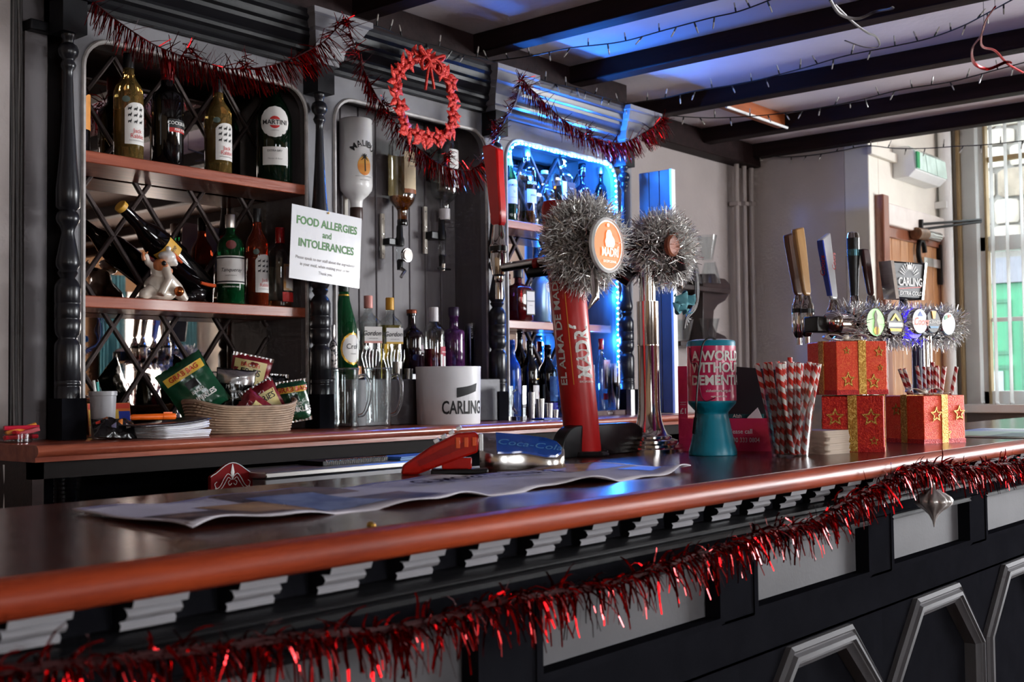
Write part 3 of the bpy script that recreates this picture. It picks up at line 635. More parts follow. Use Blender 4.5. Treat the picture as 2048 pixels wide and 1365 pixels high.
# --- tilted bottle held by the chef figurine
tb = thing('wine_bottle', 'black wine bottle with yellow label leaning on the chef figurine', 'bottle', AY(405, 578, 3.14), rot=(0, 0, 0))
a = AY(405, 578, 3.14); b = AY(240, 411, 3.10); ax = (b-a); Hb = ax.length
tb.rotation_euler = ax.to_track_quat('Z', 'Y').to_euler(); 
rb = .046
G().lathe([(rb*q, Hb*z) for q, z in [(.9,0),(1,.012),(1,.52),(.97,.57),(.82,.66),(.58,.73),(.44,.78),(.40,.84),(.38,.97),(.40,.975),(.40,1)]], 28).o('bottle_body', g_black, tb, ang=50)
G().lathe([(rb*.42, Hb*.965), (rb*.42, Hb*1.0), (rb*.38, Hb*1.004)], 18).o('cap', M('cap_yellow', (212, 160, 60), .5), tb)
# label turned towards the room
mw = tb.rotation_euler.to_matrix(); toc = mw.transposed() @ (Vector((-.62, -.78, .12))); la = math.degrees(math.atan2(toc.x, -toc.y))
patch(rb+.0012, Hb*.42, Hb*.56, la-52, la+52).o('label', M('label_yellow', (222, 168, 60), .6, noise=.06), tb)
text('Cyelline', .022, m_ink, tb, (0, 0, Hb*.49), wrap=rb+.003, ang=R(la-4), shear=.25, bold=0, sx=.9, vertical=False)
# --- chef figurine
ch = thing('chef_figurine', 'glazed chef figurine in white coat and hat holding a bottle', 'figurine', AY(318, 600, 3.07))
ch.location.z = Z2; mpf = MPP(ch.location)
def L2(x, y, dy=0): p = AY(x, y, ch.location.y+dy); return p-ch.location
def blob(name, mat, balls, tubes=(), vox=.0035, sm=4, parent=ch):
    g = G()
    for (c, rx, ry, rz) in balls: g.lathe([(sin(pi*k/8)*1, -cos(pi*k/8)) for k in range(1, 8)], 12, m=Matrix.Diagonal((rx, ry, rz)), c=c)
    for pts, rr in tubes: g.tube(pts, rr, 10)
    o = g.o(name, mat, parent)
    md = o.modifiers.new('r', 'REMESH'); md.mode = 'VOXEL'; md.voxel_size = vox; md.use_smooth_shade = True
    md = o.modifiers.new('s', 'SMOOTH'); md.iterations = sm; return o
m_glz = M('glazed_white', (222, 208, 192), .22, noise=.12, ns=30, coat=.5); m_skin = M('glazed_skin', (206, 124, 76), .3, noise=.15, ns=25, coat=.4)
px = mpf
blob('coat', m_glz, [(L2(322, 545), 22*px, .03, 24*px), (L2(312, 572), 24*px, .035, 22*px), (L2(318, 590), 36*px, .04, 14*px)],
    [([L2(310, 535), L2(296, 525), L2(290, 508)], [.013, .011, .009]), ([L2(330, 530, -.03), L2(338, 560, -.045), L2(322, 590, -.05)], [.012, .013, .012]),
     ([L2(330, 560), L2(352, 580), L2(372, 603, -.01)], [.028, .024, .012]), ([L2(305, 580, -.02), L2(288, 590, -.02), L2(284, 598, -.02)], [.02, .018, .012])])
blob('head', m_skin, [(L2(320, 531, -.014), 15*px, .024, 14*px), (L2(331, 532, -.036), 6*px, .010, 5*px), (L2(341, 543, -.01), 5*px, .008, 7*px)],
    [([L2(288, 522), L2(287, 512), L2(285, 504)], [.006, .0065, .003]), ([L2(289, 514), L2(293, 507), L2(296, 503)], [.004, .003, .002])], .0025, 2)
blob('hat', M('glazed_hat', (232, 228, 224), .2, noise=.05, coat=.6), [(L2(335, 514), 17*px, .026, 13*px), (L2(344, 524), 10*px, .02, 10*px), (L2(328, 511), 11*px, .02, 8*px), (L2(337, 497), 6*px, .009, 5*px), (L2(351, 528, -.01), 4*px, .01, 6*px)], vox=.003)
G().lathe([(.7*sin(pi*k/8)*.01, -cos(pi*k/8)*.008) for k in range(1, 8)], 12).o('eye', m_blk, ch, loc=L2(328, 527, -.040))
G().lathe([(sin(pi*k/10)*.0155, -cos(pi*k/10)*.0155) for k in range(1, 10)], 16).o('copper_pot', M('copper', (170, 92, 46), .2, .8, noise=.2), ch, loc=L2(358, 583, -.04))
G().tube([L2(292, 512), L2(302, 522), L2(312, 527)], [.006, .011, .008], 10).o('scarf', M('glazed_maroon', (86, 26, 24), .25, coat=.5), ch)
G().tube([L2(345, 505), L2(350, 512), L2(356, 518), L2(364, 526)], [.003, .007, .006, .004], 8).o('carrot', M('glazed_orange', (206, 84, 40), .3, coat=.4), ch)
G().tube([L2(402, 566), L2(416, 570), L2(430, 572)], [.005, .006, .006], 8).o('bottle_stand_peg', M('glazed_orange', (206, 84, 40), .3, coat=.4), ch)
blob('bottle_rest', M('glazed_black', (26, 24, 26), .15, noise=.2, coat=.6), [(L2(392, 590, .04), 22*px, .03, 14*px), (L2(372, 595, .04), 20*px, .03, 10*px)], [([L2(400, 585, .04), L2(412, 575, .04), L2(418, 568, .03)], [.016, .014, .008])])
# --- bay 2: ledge and spirit bottles
LZ = AY(760, 759, 2.955).z; YL = 3.03
lg = G().box(2.70, 3.47, 2.955, 3.185, BCZ+.001, LZ).o('bottle_ledge', m_mid, bevel=.003); tag(lg, 'grey painted step behind the glass jugs holding the gin bottles', 'step')
YG = 3.06
g_pinkgin = glass('pink_gin', (232, 168, 150), .95); g_lemon = glass('lemon_gin', (232, 204, 92), .92)
bottle('shaker_bottle', 'slim silver patterned bottle beside the column, half hidden', 667, 650, 3.0, LZ, 17, 'squat', M('pattern_silver', (40, 38, 42), .3, .4, c2=(200, 190, 186), ns=130, nd=0), cap=M('cap_silver', (196, 190, 186), .3, .9), capf=.78)
bottle('sherry_bottle', 'tall green bottle with gold rimmed oval label behind the first jug', 688, 556, YG, LZ, 52, 'champ', g_green, cap=M('cap_dgreen', (10, 30, 20), .4), capf=.86, rot=-6,
    labels=[(.14, .46, -52, 66, m_gold, 'oval'), (.16, .44, -44, 58, l_white, 'oval')], texts=[('Croft', .32, 8, .026, m_ink, dict(bold=0)), ('ORIGINAL', .25, 8, .006, m_fine)], foil=(m_gold, .82, .835))
for (x, yt, w, gl, lm, cm, lab, lev, cut) in ((737, 592, 48, g_pinkgin, M('label_pink', (226, 160, 150), .6), M('cap_pink', (226, 150, 138), .45), 'clear gin bottle with pink cap and pink trimmed label', .16, 0), (780, 596, 46, g_lemon, M('label_lemon', (226, 178, 70), .6), M('cap_gold', (226, 168, 52), .45), 'pale yellow gin bottle with yellow cap', .66, 0)):
    t = bottle('gin_bottle', lab, x, yt, YG, LZ, w, 'gin', g_clear, cap=cm, capf=.85, rot=-22, liquid=gl, level=lev, sq=3.2, depth=.85,
        labels=[(.44, .625, -62, 78, l_white), (.43, .455, -62, 78, lm)], texts=[('Gordon\u2019s', .545, 8, .024, m_ink, dict(shear=.3, bold=.012, sx=.9)), ('DISTILLED GIN', .485, 8, .005, m_fine)])
    r = w/2*MPP(t.location); H = AY(x, yt, YG).z-LZ
    for i in range(7):                          # pressed relief of stems on the lower body
        a = (i-3)*.25*r
        G().tube([(a*.7, -r*.86, .02*H), (a, -r*.87, .15*H), (a*1.3, -r*.86, .27*H), (a*1.15+.004, -r*.86, .36*H)], [.0012, .0022, .002, .0008], 5).o('pressed_stem', g_clear, t)
bottle('gin_bottle', 'dark purple gin bottle with copper stopper', 824, 620, YG, LZ+.02, 47, 'squat', M('purple_glass', (22, 8, 16), .07, noise=.1, coat=.3), cap=M('copper_cap', (132, 66, 44), .35, .5), capf=.94, rot=-6,
    texts=[('WHITLEY', .34, 20, .0095, m_wht, dict(bold=.005)), ('NEILL', .29, 20, .005, m_wht)], labels=[(.36, .45, 12, 34, M('print_pale', (150, 130, 136), .5), 'arch')])
o = G().box(-.03, .03, -.03, .03, 0, .019).o('bottle_riser', m_white, loc=(AY(824, 700, YG).x, YG, LZ)); tag(o, 'white box under the dark purple gin bottle', 'box')
bottle('gin_bottle', 'clear gin bottle with white cap and pink gin inside', 868, 615, YG, LZ, 45, 'gin', g_clear, cap=M('cap_white', (214, 208, 208), .45), capf=.80, capr=.42, rot=-6, liquid=glass('berry_gin', (196, 62, 84), .8), level=.42,
    labels=[(.12, .45, -5, 62, M('label_berry', (176, 58, 76), .6)), (.16, .32, 15, 42, l_white), (.13, .34, -5, 8, l_white)], texts=[('GREENALL\u2019S', .375, 28, .0075, m_wht)])
bottle('gin_bottle', 'violet gin bottle with dark purple stopper beside the plastic cups', 908, 615, YG, LZ, 43, 'boe', M('violet_glass', (40, 16, 44), .08, noise=.5, ns=40, coat=.3, c2=(98, 50, 104)), cap=M('cap_violet', (44, 26, 56), .35), capf=.88, rot=-6, texts=[('Bo\u00eb', .12, 8, .018, m_wht, dict(shear=.2, bold=0))])
# --- bay 3
YB3 = 3.10
m_lbl = M('label_pale', (214, 214, 216), .6, noise=.04)
bottle('whiskey_bottle', 'green whiskey bottle with pale label at the left of the blue bay', 1018, 292, YB3, Z1, 33, 'jam', M('green_whisky', (18, 60, 40), .08, noise=.1, trans=.6), cap=M('cap_black', (20, 18, 20), .4), capf=.93, rot=-10,
    labels=[(.22, .54, -60, 62, m_lbl, 'arch')], texts=[('JAMESON', .46, 0, .0125, M('ink_green', (20, 60, 50), .6), dict(bold=.01)), ('IRISH WHISKEY', .30, 0, .005, m_fine), ('U', .38, 0, .014, M('ink_blue', (30, 60, 110), .6))], foil=(M('foil_pale', (170, 180, 190), .4), .73, .9))
bottle('rum_bottle', 'netted clear rum bottle in the blue bay', 1054, 296, YB3, Z1, 37, 'tall', g_clear, cap=M('cap_silver', (196, 190, 186), .3, .9), capf=.88, rot=-10, liquid=g_amber, level=.16,
    labels=[(.26, .44, -42, 50, m_lbl)], texts=[('BRUGAL', .52, 4, .016, m_wht, dict(bold=.02)), ('A\u00d1EJO', .36, 4, .011, m_ink)])
bottle('vodka_bottle', 'square clear bottle with small label in the blue bay', 1090, 342, YB3, Z1, 33, 'squat', g_clear, cap=M('cap_white', (214, 208, 208), .45), capf=.94, sq=5, liquid=glass('clear_spirit', (220, 230, 235), 1), level=.13, labels=[(.28, .48, -20, 70, m_lbl)], texts=[('SPICED', .42, 25, .006, m_ink), ('GINGER', .36, 25, .006, m_ink)], rot=-4)
bottle('whiskey_bottle', 'square shouldered whiskey bottle with dark label in the blue bay', 1126, 305, YB3, Z1, 39, 'gin', g_clear, cap=M('cap_black', (20, 18, 20), .4), capf=.93, sq=4, depth=.8, liquid=glass('bourbon', (150, 84, 30), .9), level=.55, labels=[(.25, .6, -20, 88, M('label_black', (14, 12, 14), .5)), (.25, .6, -88, -30, m_lbl)], texts=[('OLD No 7', .52, 30, .007, m_wht), ('GENTLEMAN', .44, 30, .005, m_wht)], rot=-4)
bottle('liqueur_bottle', 'round dark bottle with beaded rim in the blue bay', 1165, 328, YB3, Z1, 35, 'decant', M('dark_liqueur', (20, 14, 26), .1, noise=.2, coat=.4), cap=g_black, capf=.90)
bottle('brandy_bottle', 'dark brandy bottle with patterned label at the right of the blue bay', 1203, 335, YB3, Z1, 35, 'flat', g_black, cap=M('cap_silver', (196, 190, 186), .3, .9), capf=.9, depth=.7, labels=[(.1, .42, -60, 60, m_lbl, 'oval')])
bottle('amaretto_bottle', 'square amaretto bottle with black cap and cream label', 1037, 536, YB3, Z2, 48, 'decant', M('amaretto', (96, 16, 20), .06, noise=.08, trans=.5, coat=.3), cap=M('cap_black', (20, 18, 20), .4), capf=.81, sq=6, capr=.42, labels=[(.10, .56, -10, 82, m_ink), (.12, .54, -6, 78, l_white)], texts=[('DISARONNO', .36, 35, .0075, m_ink), ('ORIGINALE', .28, 35, .004, m_fine)], rot=-4)
bottle('vodka_bottle', 'tall frosted pale blue vodka bottle', 1081, 525, YB3, Z2, 39, 'ciroc', M('frosted_blue', (150, 190, 225), .35, noise=.05, trans=.4), cap=M('cap_silver', (196, 190, 186), .3, .9), capf=.86, labels=[(.48, .68, -20, 70, m_lbl, 'oval')], texts=[('C\u00ceROC', .58, 15, .013, M('ink_blue', (30, 60, 110), .6))])
bottle('spirit_bottle', 'slim clear bottle beside the red beer tower on the middle blue shelf', 1113, 540, YB3, Z2, 26, 'tall', g_clear, cap=m_red, capf=.9, liquid=glass('clear_spirit', (220, 230, 235), 1), level=.5)
g_blue = M('blue_glass', (20, 70, 160), .2, noise=.06, trans=.3)
YC3 = 3.06
bottle('gin_bottle', 'matt blue bottle behind the glass tankard', 1024, 680, YC3, BCZ, 36, 'wine', g_blue, labels=[(.3, .55, -10, 60, M('print_lilac', (110, 110, 170), .6), 'oval')])
bottle('wine_bottle', 'black bottle with white V label behind the steel measures', 1060, 682, YC3+.02, BCZ, 36, 'wine', g_black, cap=g_black, capf=.9, labels=[(.18, .42, -30, 70, l_white)], texts=[('V', .31, 25, .035, M('ink_maroon', (120, 30, 40), .6), dict(bold=0)), ('TAWNY', .5, 15, .008, m_gold)])
bottle('wine_bottle', 'black bottle with blue swirl label left of the red beer tower', 1096, 690, YC3, BCZ, 38, 'wine', g_black, labels=[(.22, .56, -40, 60, M('label_blue', (22, 52, 100), .5, c2=(60, 100, 150), ns=30)), (.10, .2, -40, 60, M('label_purple', (92, 40, 150), .5))], texts=[('TAPARI', .29, 15, .009, m_wht, dict(bold=.02)), ('MEDIUM', .15, 15, .005, m_wht)])
bottle('wine_bottle', 'tall dark bottle at the back of the blue bay floor', 1040, 655, 3.16, BCZ, 30, 'wine', g_black)
bottle('water_bottle', 'swirled clear bottle half behind the red beer tower', 1122, 700, 3.0, BCZ, 26, 'tall', thin('blue_clear', (190, 214, 240), .8), cap=None)
bottle('gin_bottle', 'gin bottle with red figure label right of the red beer tower', 1203, 678, YC3, BCZ, 30, 'gin', g_clear, cap=m_red, capf=.86, sq=4, depth=.8, labels=[(.34, .72, -50, 80, M('label_rosegrey', (190, 160, 170), .6)), (.2, .28, -50, 80, m_red2)], texts=[('GIN', .68, 15, .009, m_red2)])
# --- optics: upturned bottles on wall measures
m_rail = M('cream_rail', (206, 198, 184), .5, noise=.06)
def optic(x, y0, y1, kind, label, lens=False):
    Y = 3.135; p = AY(x, y0, Y); q = AY(x, y1, Y); H = p.z-q.z
    t = thing('optic_measure', label, 'bar optic', (q.x, Y, q.z))
    G().box(-.045-.014, -.045+.002, .035, .045, H*.35, H+.05).o('wall_rail', m_rail, t)
    for z in (H*.45, H*.85, H+.03): G().lathe([(.003, 0), (.003, .003)], 8, m=Matrix.Rotation(R(90), 3, 'X')).o('screw', m_steel, t, loc=(-.052, .035, z))
    G().box(-.055, .012, .0, .035, H*.62, H*.76).o('bracket', m_blk, t, bevel=.003)
    G().lathe([(.010, H*.60), (.017, H*.62), (.017, H*.76), (.013, H*.80), (.012, H), (.009, H+.01)], 18).o('collar', m_blk, t)
    G().lathe([(.014, H*.30), (.015, H*.32), (.015, H*.6), (.013, H*.62)], 18).o('chamber', m_clear, t)
    G().lathe([(.011, H*.12), (.012, H*.3), (.008, H*.34)], 18).o('valve', m_blk, t)
    if lens:
        G().lathe([(.0255, -.006), (.0275, 0), (.0255, .006)], 26, m=Matrix.Rotation(R(90), 3, 'X')).o('badge_rim', m_chrome, t, loc=(.014, -.022, H*.42))
        G().lathe([(.022, -.002), (.022, .002)], 24, m=Matrix.Rotation(R(90), 3, 'X')).o('badge_face', M('badge_cream', (206, 186, 170), .3, noise=.2), t, loc=(.014, -.03, H*.42))
        G().tube([(.0, -.005, H*.15), (-.004, -.03, H*.08), (-.02, -.035, H*.02), (-.03, -.035, -.01)], [.008, .007, .006, .006], 8).o('press_lever', m_steel, t)
    else:
        G().tube([(-.035, -.012, H*.06), (.035, -.012, H*.06)], .0035, 8).o('press_bar', m_blk, t); G().tube([(0, -.006, H*.02), (0, -.006, H*.16)], .009, 10).o('spout', m_chrome, t)
    return t
def upturned(name, label, x, y0, y1, wpx, shape, gl, **k):
    Y = 3.125; zt = AY(x, y0, Y).z; zb = AY(x, y1, Y).z
    return bottle(name, label, x, y0, Y, zb, wpx, shape, gl, H=zt-zb, flip=True, **k)
m_malibu = M('white_bottle', (240, 237, 234), .25, noise=.03, coat=.4)
t = upturned('rum_bottle', 'upturned white coconut rum bottle with palm sunset print', 712, 240, 440, 66, 'tall', m_malibu, cap=M('cap_brown', (58, 32, 26), .4), capf=.88)
def flipped_print(t, r, H):   # print on an upturned bottle: the thing is turned over, so build the print in a turned child frame
    e = bpy.data.objects.new('print', None); COL.objects.link(e); e.parent = t; e.rotation_euler = (pi, 0, 0); e.location = (0, 0, H); return e
r = 33*MPP(t.location); H = AY(712, 240, 3.125).z-AY(712, 440, 3.125).z
def on_up(t, r, H, fn): fn(t)
def up_text(t, s, z, ang, size, mt, r, H, **k):
    vs, fs = text_mesh(s, size, k.get('bold', .01), 'CENTER', k.get('shear', 0), k.get('sx', 1))
    if k.get('arc'): vs = [((k['arc']+y)*sin(x/k['arc']), (k['arc']+y)*cos(x/k['arc'])-k['arc']) for x, y in vs]
    m = t.rotation_euler.to_matrix().transposed()
    g = G().add([tuple(m @ Vector((r*sin(x/r+ang), -r*cos(x/r+ang), y+z-H))) for x, y in vs], fs)
    me = g.mesh('lettering', mt, False, False); o = bpy.data.objects.new('lettering', me); COL.objects.link(o); o.parent = t
def up_patch(t, z0, z1, a0, a1, mt, r, H, shape='rect', name='label'):
    g = patch(r, z0-H, z1-H, a0, a1, shape); m = t.rotation_euler.to_matrix().transposed().to_4x4(); g.xf(m); return g.o(name, mt, t)
r2 = r+.002
up_text(t, 'MALIBU', H*.735, R(-14), .031, m_ink, r2, H, arc=.055, bold=.012)
up_patch(t, H*.42, H*.61, -38, 14, M('sunset', (232, 120, 40), .5, c2=(248, 196, 80), ns=4, stretch=(1, 1, 6)), r+.0012, H, 'oval', 'sunset_print')
g = G(); pr_ = lambda a, z: (r2*sin(R(a)), -r2*cos(R(a)), z-H)
def bladep(a0, z0, a1, z1, w0, w1):
    g.add([pr_(a0-w0, z0), pr_(a0+w0, z0), pr_(a1+w1, z1), pr_(a1-w1, z1)], [(0, 1, 2, 3)])
bladep(-10, H*.46, -12, H*.60, 2.4, 1.5)
for k in range(9):
    th = pi*(-.15+1.3*k/8); bladep(-12, H*.60, -12+15*cos(th), H*.60+.017*sin(th)-.004, 4, 1.2)
g.xf(t.rotation_euler.to_matrix().transposed().to_4x4()); g.o('palm_print', m_ink, t, smooth=False)
for k, s in enumerate(('MADE WITH CARIBBEAN RUM', 'AND COCONUT')): up_text(t, s, H*(.41-.035*k), R(-10), .0055, m_fine, r2, H, bold=0)
t = upturned('whisky_bottle', 'upturned whisky bottle with cream label, amber whisky at its neck', 804, 284, 452, 54, 'tall', g_clear, cap=g_black, capf=.93, liquid=g_amber, level=.999)
# only the lower third of the upturned bottle still holds whisky
lq = [c for c in t.children if c.name.startswith('liquid')][0]; r = 27*MPP(t.location); H = AY(804, 284, 3.125).z-AY(804, 452, 3.125).z
bpy.data.objects.remove(lq); pf = SHP['tall']
G().lathe([(r*rad_at(pf, z)*.92, H*z) for z in (.655, .66, .70, .74, .78, .82, .88, .925)], 24).o('liquid', g_amber, t)
up_patch(t, H*.37, H*.86, -35, 70, M('label_cream2', (216, 194, 158), .6, noise=.04), r+.001, H, 'rect'); up_patch(t, H*.37, H*.42, -35, 70, M('label_tan', (150, 84, 44), .5), r+.0016, H)
up_patch(t, H*.37, H*.86, 110, 230, l_back, r+.001, H)
up_text(t, 'BELL\u2019S', H*.76, R(10), .022, m_ink, r+.003, H); up_text(t, 'BLENDED SCOTCH', H*.69, R(10), .005, m_fine, r+.003, H)
optic(800, 455, 552, 0, 'optic measure with round badge under the upturned whisky bottle', True)
t = upturned('rum_bottle', 'upturned clear white rum bottle with white label', 889, 284, 440, 56, 'tanq', g_clear, cap=M('cap_white', (214, 208, 208), .45), capf=.86)
r = 28*MPP(t.location); H = AY(889, 284, 3.125).z-AY(889, 440, 3.125).z
up_patch(t, H*.5, H*.88, -25, 75, l_white, r+.001, H); up_patch(t, H*.5, H*.52, -25, 75, m_ink, r+.0016, H); up_patch(t, H*.40, H*.48, -5, 60, l_white, r+.001, H)
up_patch(t, H*.5, H*.88, 120, 230, M('label_grey', (150, 156, 152), .6), r+.001, H)
up_text(t, 'BACARDI', H*.6, R(25), .012, m_red2, r+.003, H, bold=.01); up_text(t, '\u25c6', H*.44, R(15), .014, m_ink, r+.003, H); up_text(t, 'RUM', H*.33, R(30), .012, m_ink, r+.003, H)
optic(884, 440, 545, 0, 'optic measure with press bar under the upturned white rum bottle')
p = AY(693, 372, 3.17); q = AY(693, 440, 3.17)
o = G().box(-.008, .008, -.005, .005, 0, p.z-q.z+.05).o('wall_rail', m_rail, loc=(q.x, 3.175, q.z-.05)); tag(o, 'cream wall rail behind the white coconut rum bottle', 'rail')
# ------------------------------------------------------------------ things on the back counter
def onz(x, y, z): p = AZ(x, y, z); return Vector((p.x, p.y, z))
CT = BCZ+.0005
def onY(x, Y, z=None): return Vector((AY(x, 850, Y).x, Y, CT))
# food allergy sign hung on the second column
YSG = 2.938
c4 = [AY(x, y, YSG) for x, y in ((579, 407), (722, 437), (720, 578), (583, 556))]
c0 = (c4[0]+c4[1]+c4[2]+c4[3])/4; ux = ((c4[1]-c4[0])+(c4[2]-c4[3])); wS = ux.length/2; ux.normalize(); hS = ((c4[0]-c4[3]).length+(c4[1]-c4[2]).length)/2
sg = thing('allergy_sign', 'white laminated food allergies sign pinned on the second column', 'sign', c0, rot=(0, math.atan2(-ux.z, ux.x), 0))
scard = G().box(-wS/2, wS/2, 0, .0015, -hS/2, hS/2).o('card', M('laminated_card', (226, 226, 230), .18, noise=.02, coat=.5), sg)
m_gt = M('sign_green', (58, 122, 46), .5)
for s, z, sz, mt, bd in (('FOOD ALLERGIES', .30, .036, m_gt, .03), ('and', .155, .030, m_gt, .02), ('INTOLERANCES', .0, .036, m_gt, .03), ('Please speak to our staff about the ingredients', -.20, .0148, m_fine, .0), ('in your meal, when making your order.', -.285, .0148, m_fine, .0), ('Thank you.', -.375, .0148, m_fine, .0)):
    text(s, sz, mt, scard, (0, -.0008, z*hS), bold=bd, sx=.93)
G().lathe([(.003, 0), (.003, .004), (.001, .005)], 10, m=Matrix.Rotation(R(90), 3, 'X')).o('pin', m_gold, sg, loc=(0, -.001, hS/2-.006))
# glass jugs
def jug(label, x, y, ytop, wb, wt, handle):
    b = onY(x, 2.885); mp = MPP(b); H = AY(x, ytop, b.y).z-CT; t = thing('glass_jug', label, 'jug', b)
    rb, rt = wb/2*mp, wt/2*mp
    prof = [(rb*.9, 0), (rb, .006), (rb, .02), (rb*1.02, H*.5), (rt*.98, H*.88), (rt*1.04, H)]
    inn = [(r-.0035, z) for r, z in prof[1:][::-1]]; inn[-1] = (rb*.9, .016)
    G().lathe(prof+[(rt*1.03-.003, H+.001)]+inn[1:], 32).o('jug_body', m_clear, t, ang=50)
    hx = [(rt*.98, H*.86), (rt+.022, H*.88), (rt+.036, H*.74), (rt+.034, H*.45), (rt+.018, H*.24), (rb*1.0, H*.2)]
    a = R(handle); G().tube([Vector((r*cos(a), r*sin(a), z)) for r, z in [(p.x, p.z) for p in fit([(r, 0, z) for r, z in hx], 5)]], .0065, 10).o('handle', m_solid, t, ang=60)
    G().tube([(rt*1.035*cos(k*pi/16), rt*1.035*sin(k*pi/16), H) for k in range(32)], .0028, 6, closed=True).o('rim', m_solid, t)
    return t
jug('rounded clear jug at the left in front of the grey step', 693, 858, 738, 48, 50, -30)
jug('tall clear jug at the right in front of the grey step', 757, 857, 737, 50, 54, -28)
# white ice bucket
b = onY(912, 2.82); mp = MPP(b); Hb = AY(912, 734, b.y).z-CT
ib = thing('ice_bucket', 'oval white ice bucket with black brand print', 'ice bucket', (b.x, b.y+.035, CT), R(-38))
rx, ry = 66*mp, 48*mp
def oval(k, z): return [(rx*k*cos(2*pi*i/40), ry*k*sin(2*pi*i/40), z) for i in range(40)]
ibb = G().loft([oval(.96, 0), oval(.97, .004), oval(1, Hb), oval(.97, Hb), oval(.94, .008)], True, True, True).o('bucket_body', M('white_plastic', (228, 226, 228), .4, noise=.02), ib, ang=50)
G().loft([oval(1.002, Hb-.006), oval(1.008, Hb-.003), oval(1.0, Hb+.001), oval(.965, Hb+.001)], True, False, False).o('rim', M('white_plastic', (228, 226, 228), .4, noise=.02), ib)
def on_oval(vs, fs, th0, zc, name, mat):
    g = G(); pts = []
    for x, y in vs:
        th = th0; n = 12
        for k in range(n):                                  # walk the arc length
            ds = math.hypot(rx*sin(th), ry*cos(th)); th += (x/n)/ds
        kk = (.97+.03*(zc+y)/Hb); pts.append(((rx*kk+.001)*cos(th), (ry*kk+.001)*sin(th), zc+y))
    g.add(pts, fs); me = g.mesh(name, mat, False, False); o = bpy.data.objects.new(name, me); COL.objects.link(o); o.parent = ibb
vs, fs = text_mesh('CARLING', .064, .02, 'CENTER', 0, .62)
on_oval(vs, fs, R(-67), Hb*.28, 'lettering', m_ink)
n_ = 10; top = [(-.03+.085*i/n_, .0+.017*(i/n_)**.8+.034-.004*sin(pi*i/n_)) for i in range(n_+1)]; bot = [(-.03+.08*i/n_, -.012+.022*(i/n_)**1.2+.012) for i in range(n_+1)]
on_oval(top+bot, [(i, i+1, n_+2+i, n_+1+i) for i in range(n_)], R(-67), Hb*.46, 'flag_print', m_ink)
# glass tankard
b = onY(1036, 2.87); mp = MPP(b); Ht = AY(1036, 772, b.y).z-CT
tk = thing('glass_tankard', 'dimpled glass tankard beside the third column base', 'tankard', b)
r = 19*mp
G().lathe([(r*.95, 0), (r, .006), (r*.98, .02), (r, .024), (r*.97, Ht*.5), (r, Ht), (r*.9, Ht), (r*.86, .016), (0.001, .015)], 10, cap1=False).o('tankard_body', m_solid, tk, ang=20)
G().tube(fit([(-r*.8, -r*.5, Ht*.88), (-r*1.7, -r*.8, Ht*.8), (-r*1.75, -r*.8, Ht*.4), (-r*.85, -r*.5, Ht*.22)], 5), .005, 8).o('handle', m_solid, tk)
# steel measures and cups
for k, (x, y, yt, w) in enumerate(((1064, 839, 785, 14), (1081, 838, 798, 18), (1098, 837, 807, 18), (1111, 836, 820, 13))):
    b = onY(x, 2.90); mp = MPP(b); H = AY(x, yt, b.y).z-CT; r = w/2*mp
    o = G().lathe([(r*.8, 0), (r*.8, H*.02), (r, H*.9), (r, H), (r*.9, H), (r*.75, .003)], 20).o('spirit_measure', m_steel, loc=b, ang=50)
    tag(o, ['tallest', 'second tallest', 'third tallest', 'smallest'][k]+' of the steel spirit measures beside the tankard', 'measure', 'steel spirit measures')
for k, (x, yt, w) in enumerate(((795, 724, 20), (817, 738, 18))):
    X = AY(x, 740, 2.985).x; mp = MPP((X, 2.985, LZ)); r = w/2*mp; H = AY(x, yt, 2.985).z-LZ
    o = G().lathe([(r*.9, 0), (r, H), (r*.92, H), (r*.82, .003)], 20).o('spirit_measure', m_steel, loc=(X, 2.985, LZ+.0005), ang=50); tag(o, ['taller', 'shorter'][k]+' steel measure on the grey step in front of the purple bottle', 'measure', 'steel measures on the step')
b = onY(1092, 2.83); o = G().box(-.055, .055, -.03, .03, 0, .006).o('notebook', [M('blue_cover', (24, 60, 140), .5)], loc=b, rot=(0, 0, R(4))); tag(o, 'thin blue notebook lying in front of the steel measures', 'notebook')
m_cupp = thin('clear_plastic', (236, 238, 240), .7, .08, .09)
def cups(label, X, Y, z, r, n, dz, h):
    t = thing('cup_stack', label, 'plastic cups', (X, Y, z))
    me = G().lathe([(r*.78, 0), (r*.8, .002), (r, h*.94), (r*1.06, h*.95), (r*1.06, h), (r*.98, h)], 22, cap1=False).mesh('cup', m_cupp, ang=50)
    for k in range(n): share('cup', me, t, (0, 0, dz*k))
    return t
b = AY(1228, 800, 3.0); mp = MPP(b); cups('stack of clear plastic cups in the blue bay', b.x, 3.0, CT+.022, 15*mp, 10, .0085, AY(1228, 728, 3.0).z-CT-.022-.0085*9)
b = AY(941, 700, 3.08); cups('tall narrow stack of clear plastic cups beside the violet gin', b.x, 3.08, LZ+.0005, 11*MPP(b), 9, .007, AY(941, 648, 3.08).z-LZ-.056)
p0, p1 = AY(1186, 824, 2.97), AY(1256, 824, 2.97)
cb = thing('drinks_box', 'low brown cider box under the plastic cups', 'box', ((p0.x+p1.x)/2, 3.0, CT))
G().box((p0.x-p1.x)/2, (p1.x-p0.x)/2, -.035, .035, 0, .021).o('carton', M('brown_card', (70, 34, 30), .6), cb, bevel=.001); text('CIDER', .013, m_wht, cb, (-.01, -.0357, .0085)); G().plate([(-.035, .014), (.014, .014), (.014, .020), (-.035, .020)], [(-.034, .0145), (.013, .0145), (.013, .0195), (-.034, .0195)], -.0362, -.0352).o('logo_frame', m_wht, cb)
b = onY(1262, 2.90); H = AY(1262, 780, b.y).z-CT
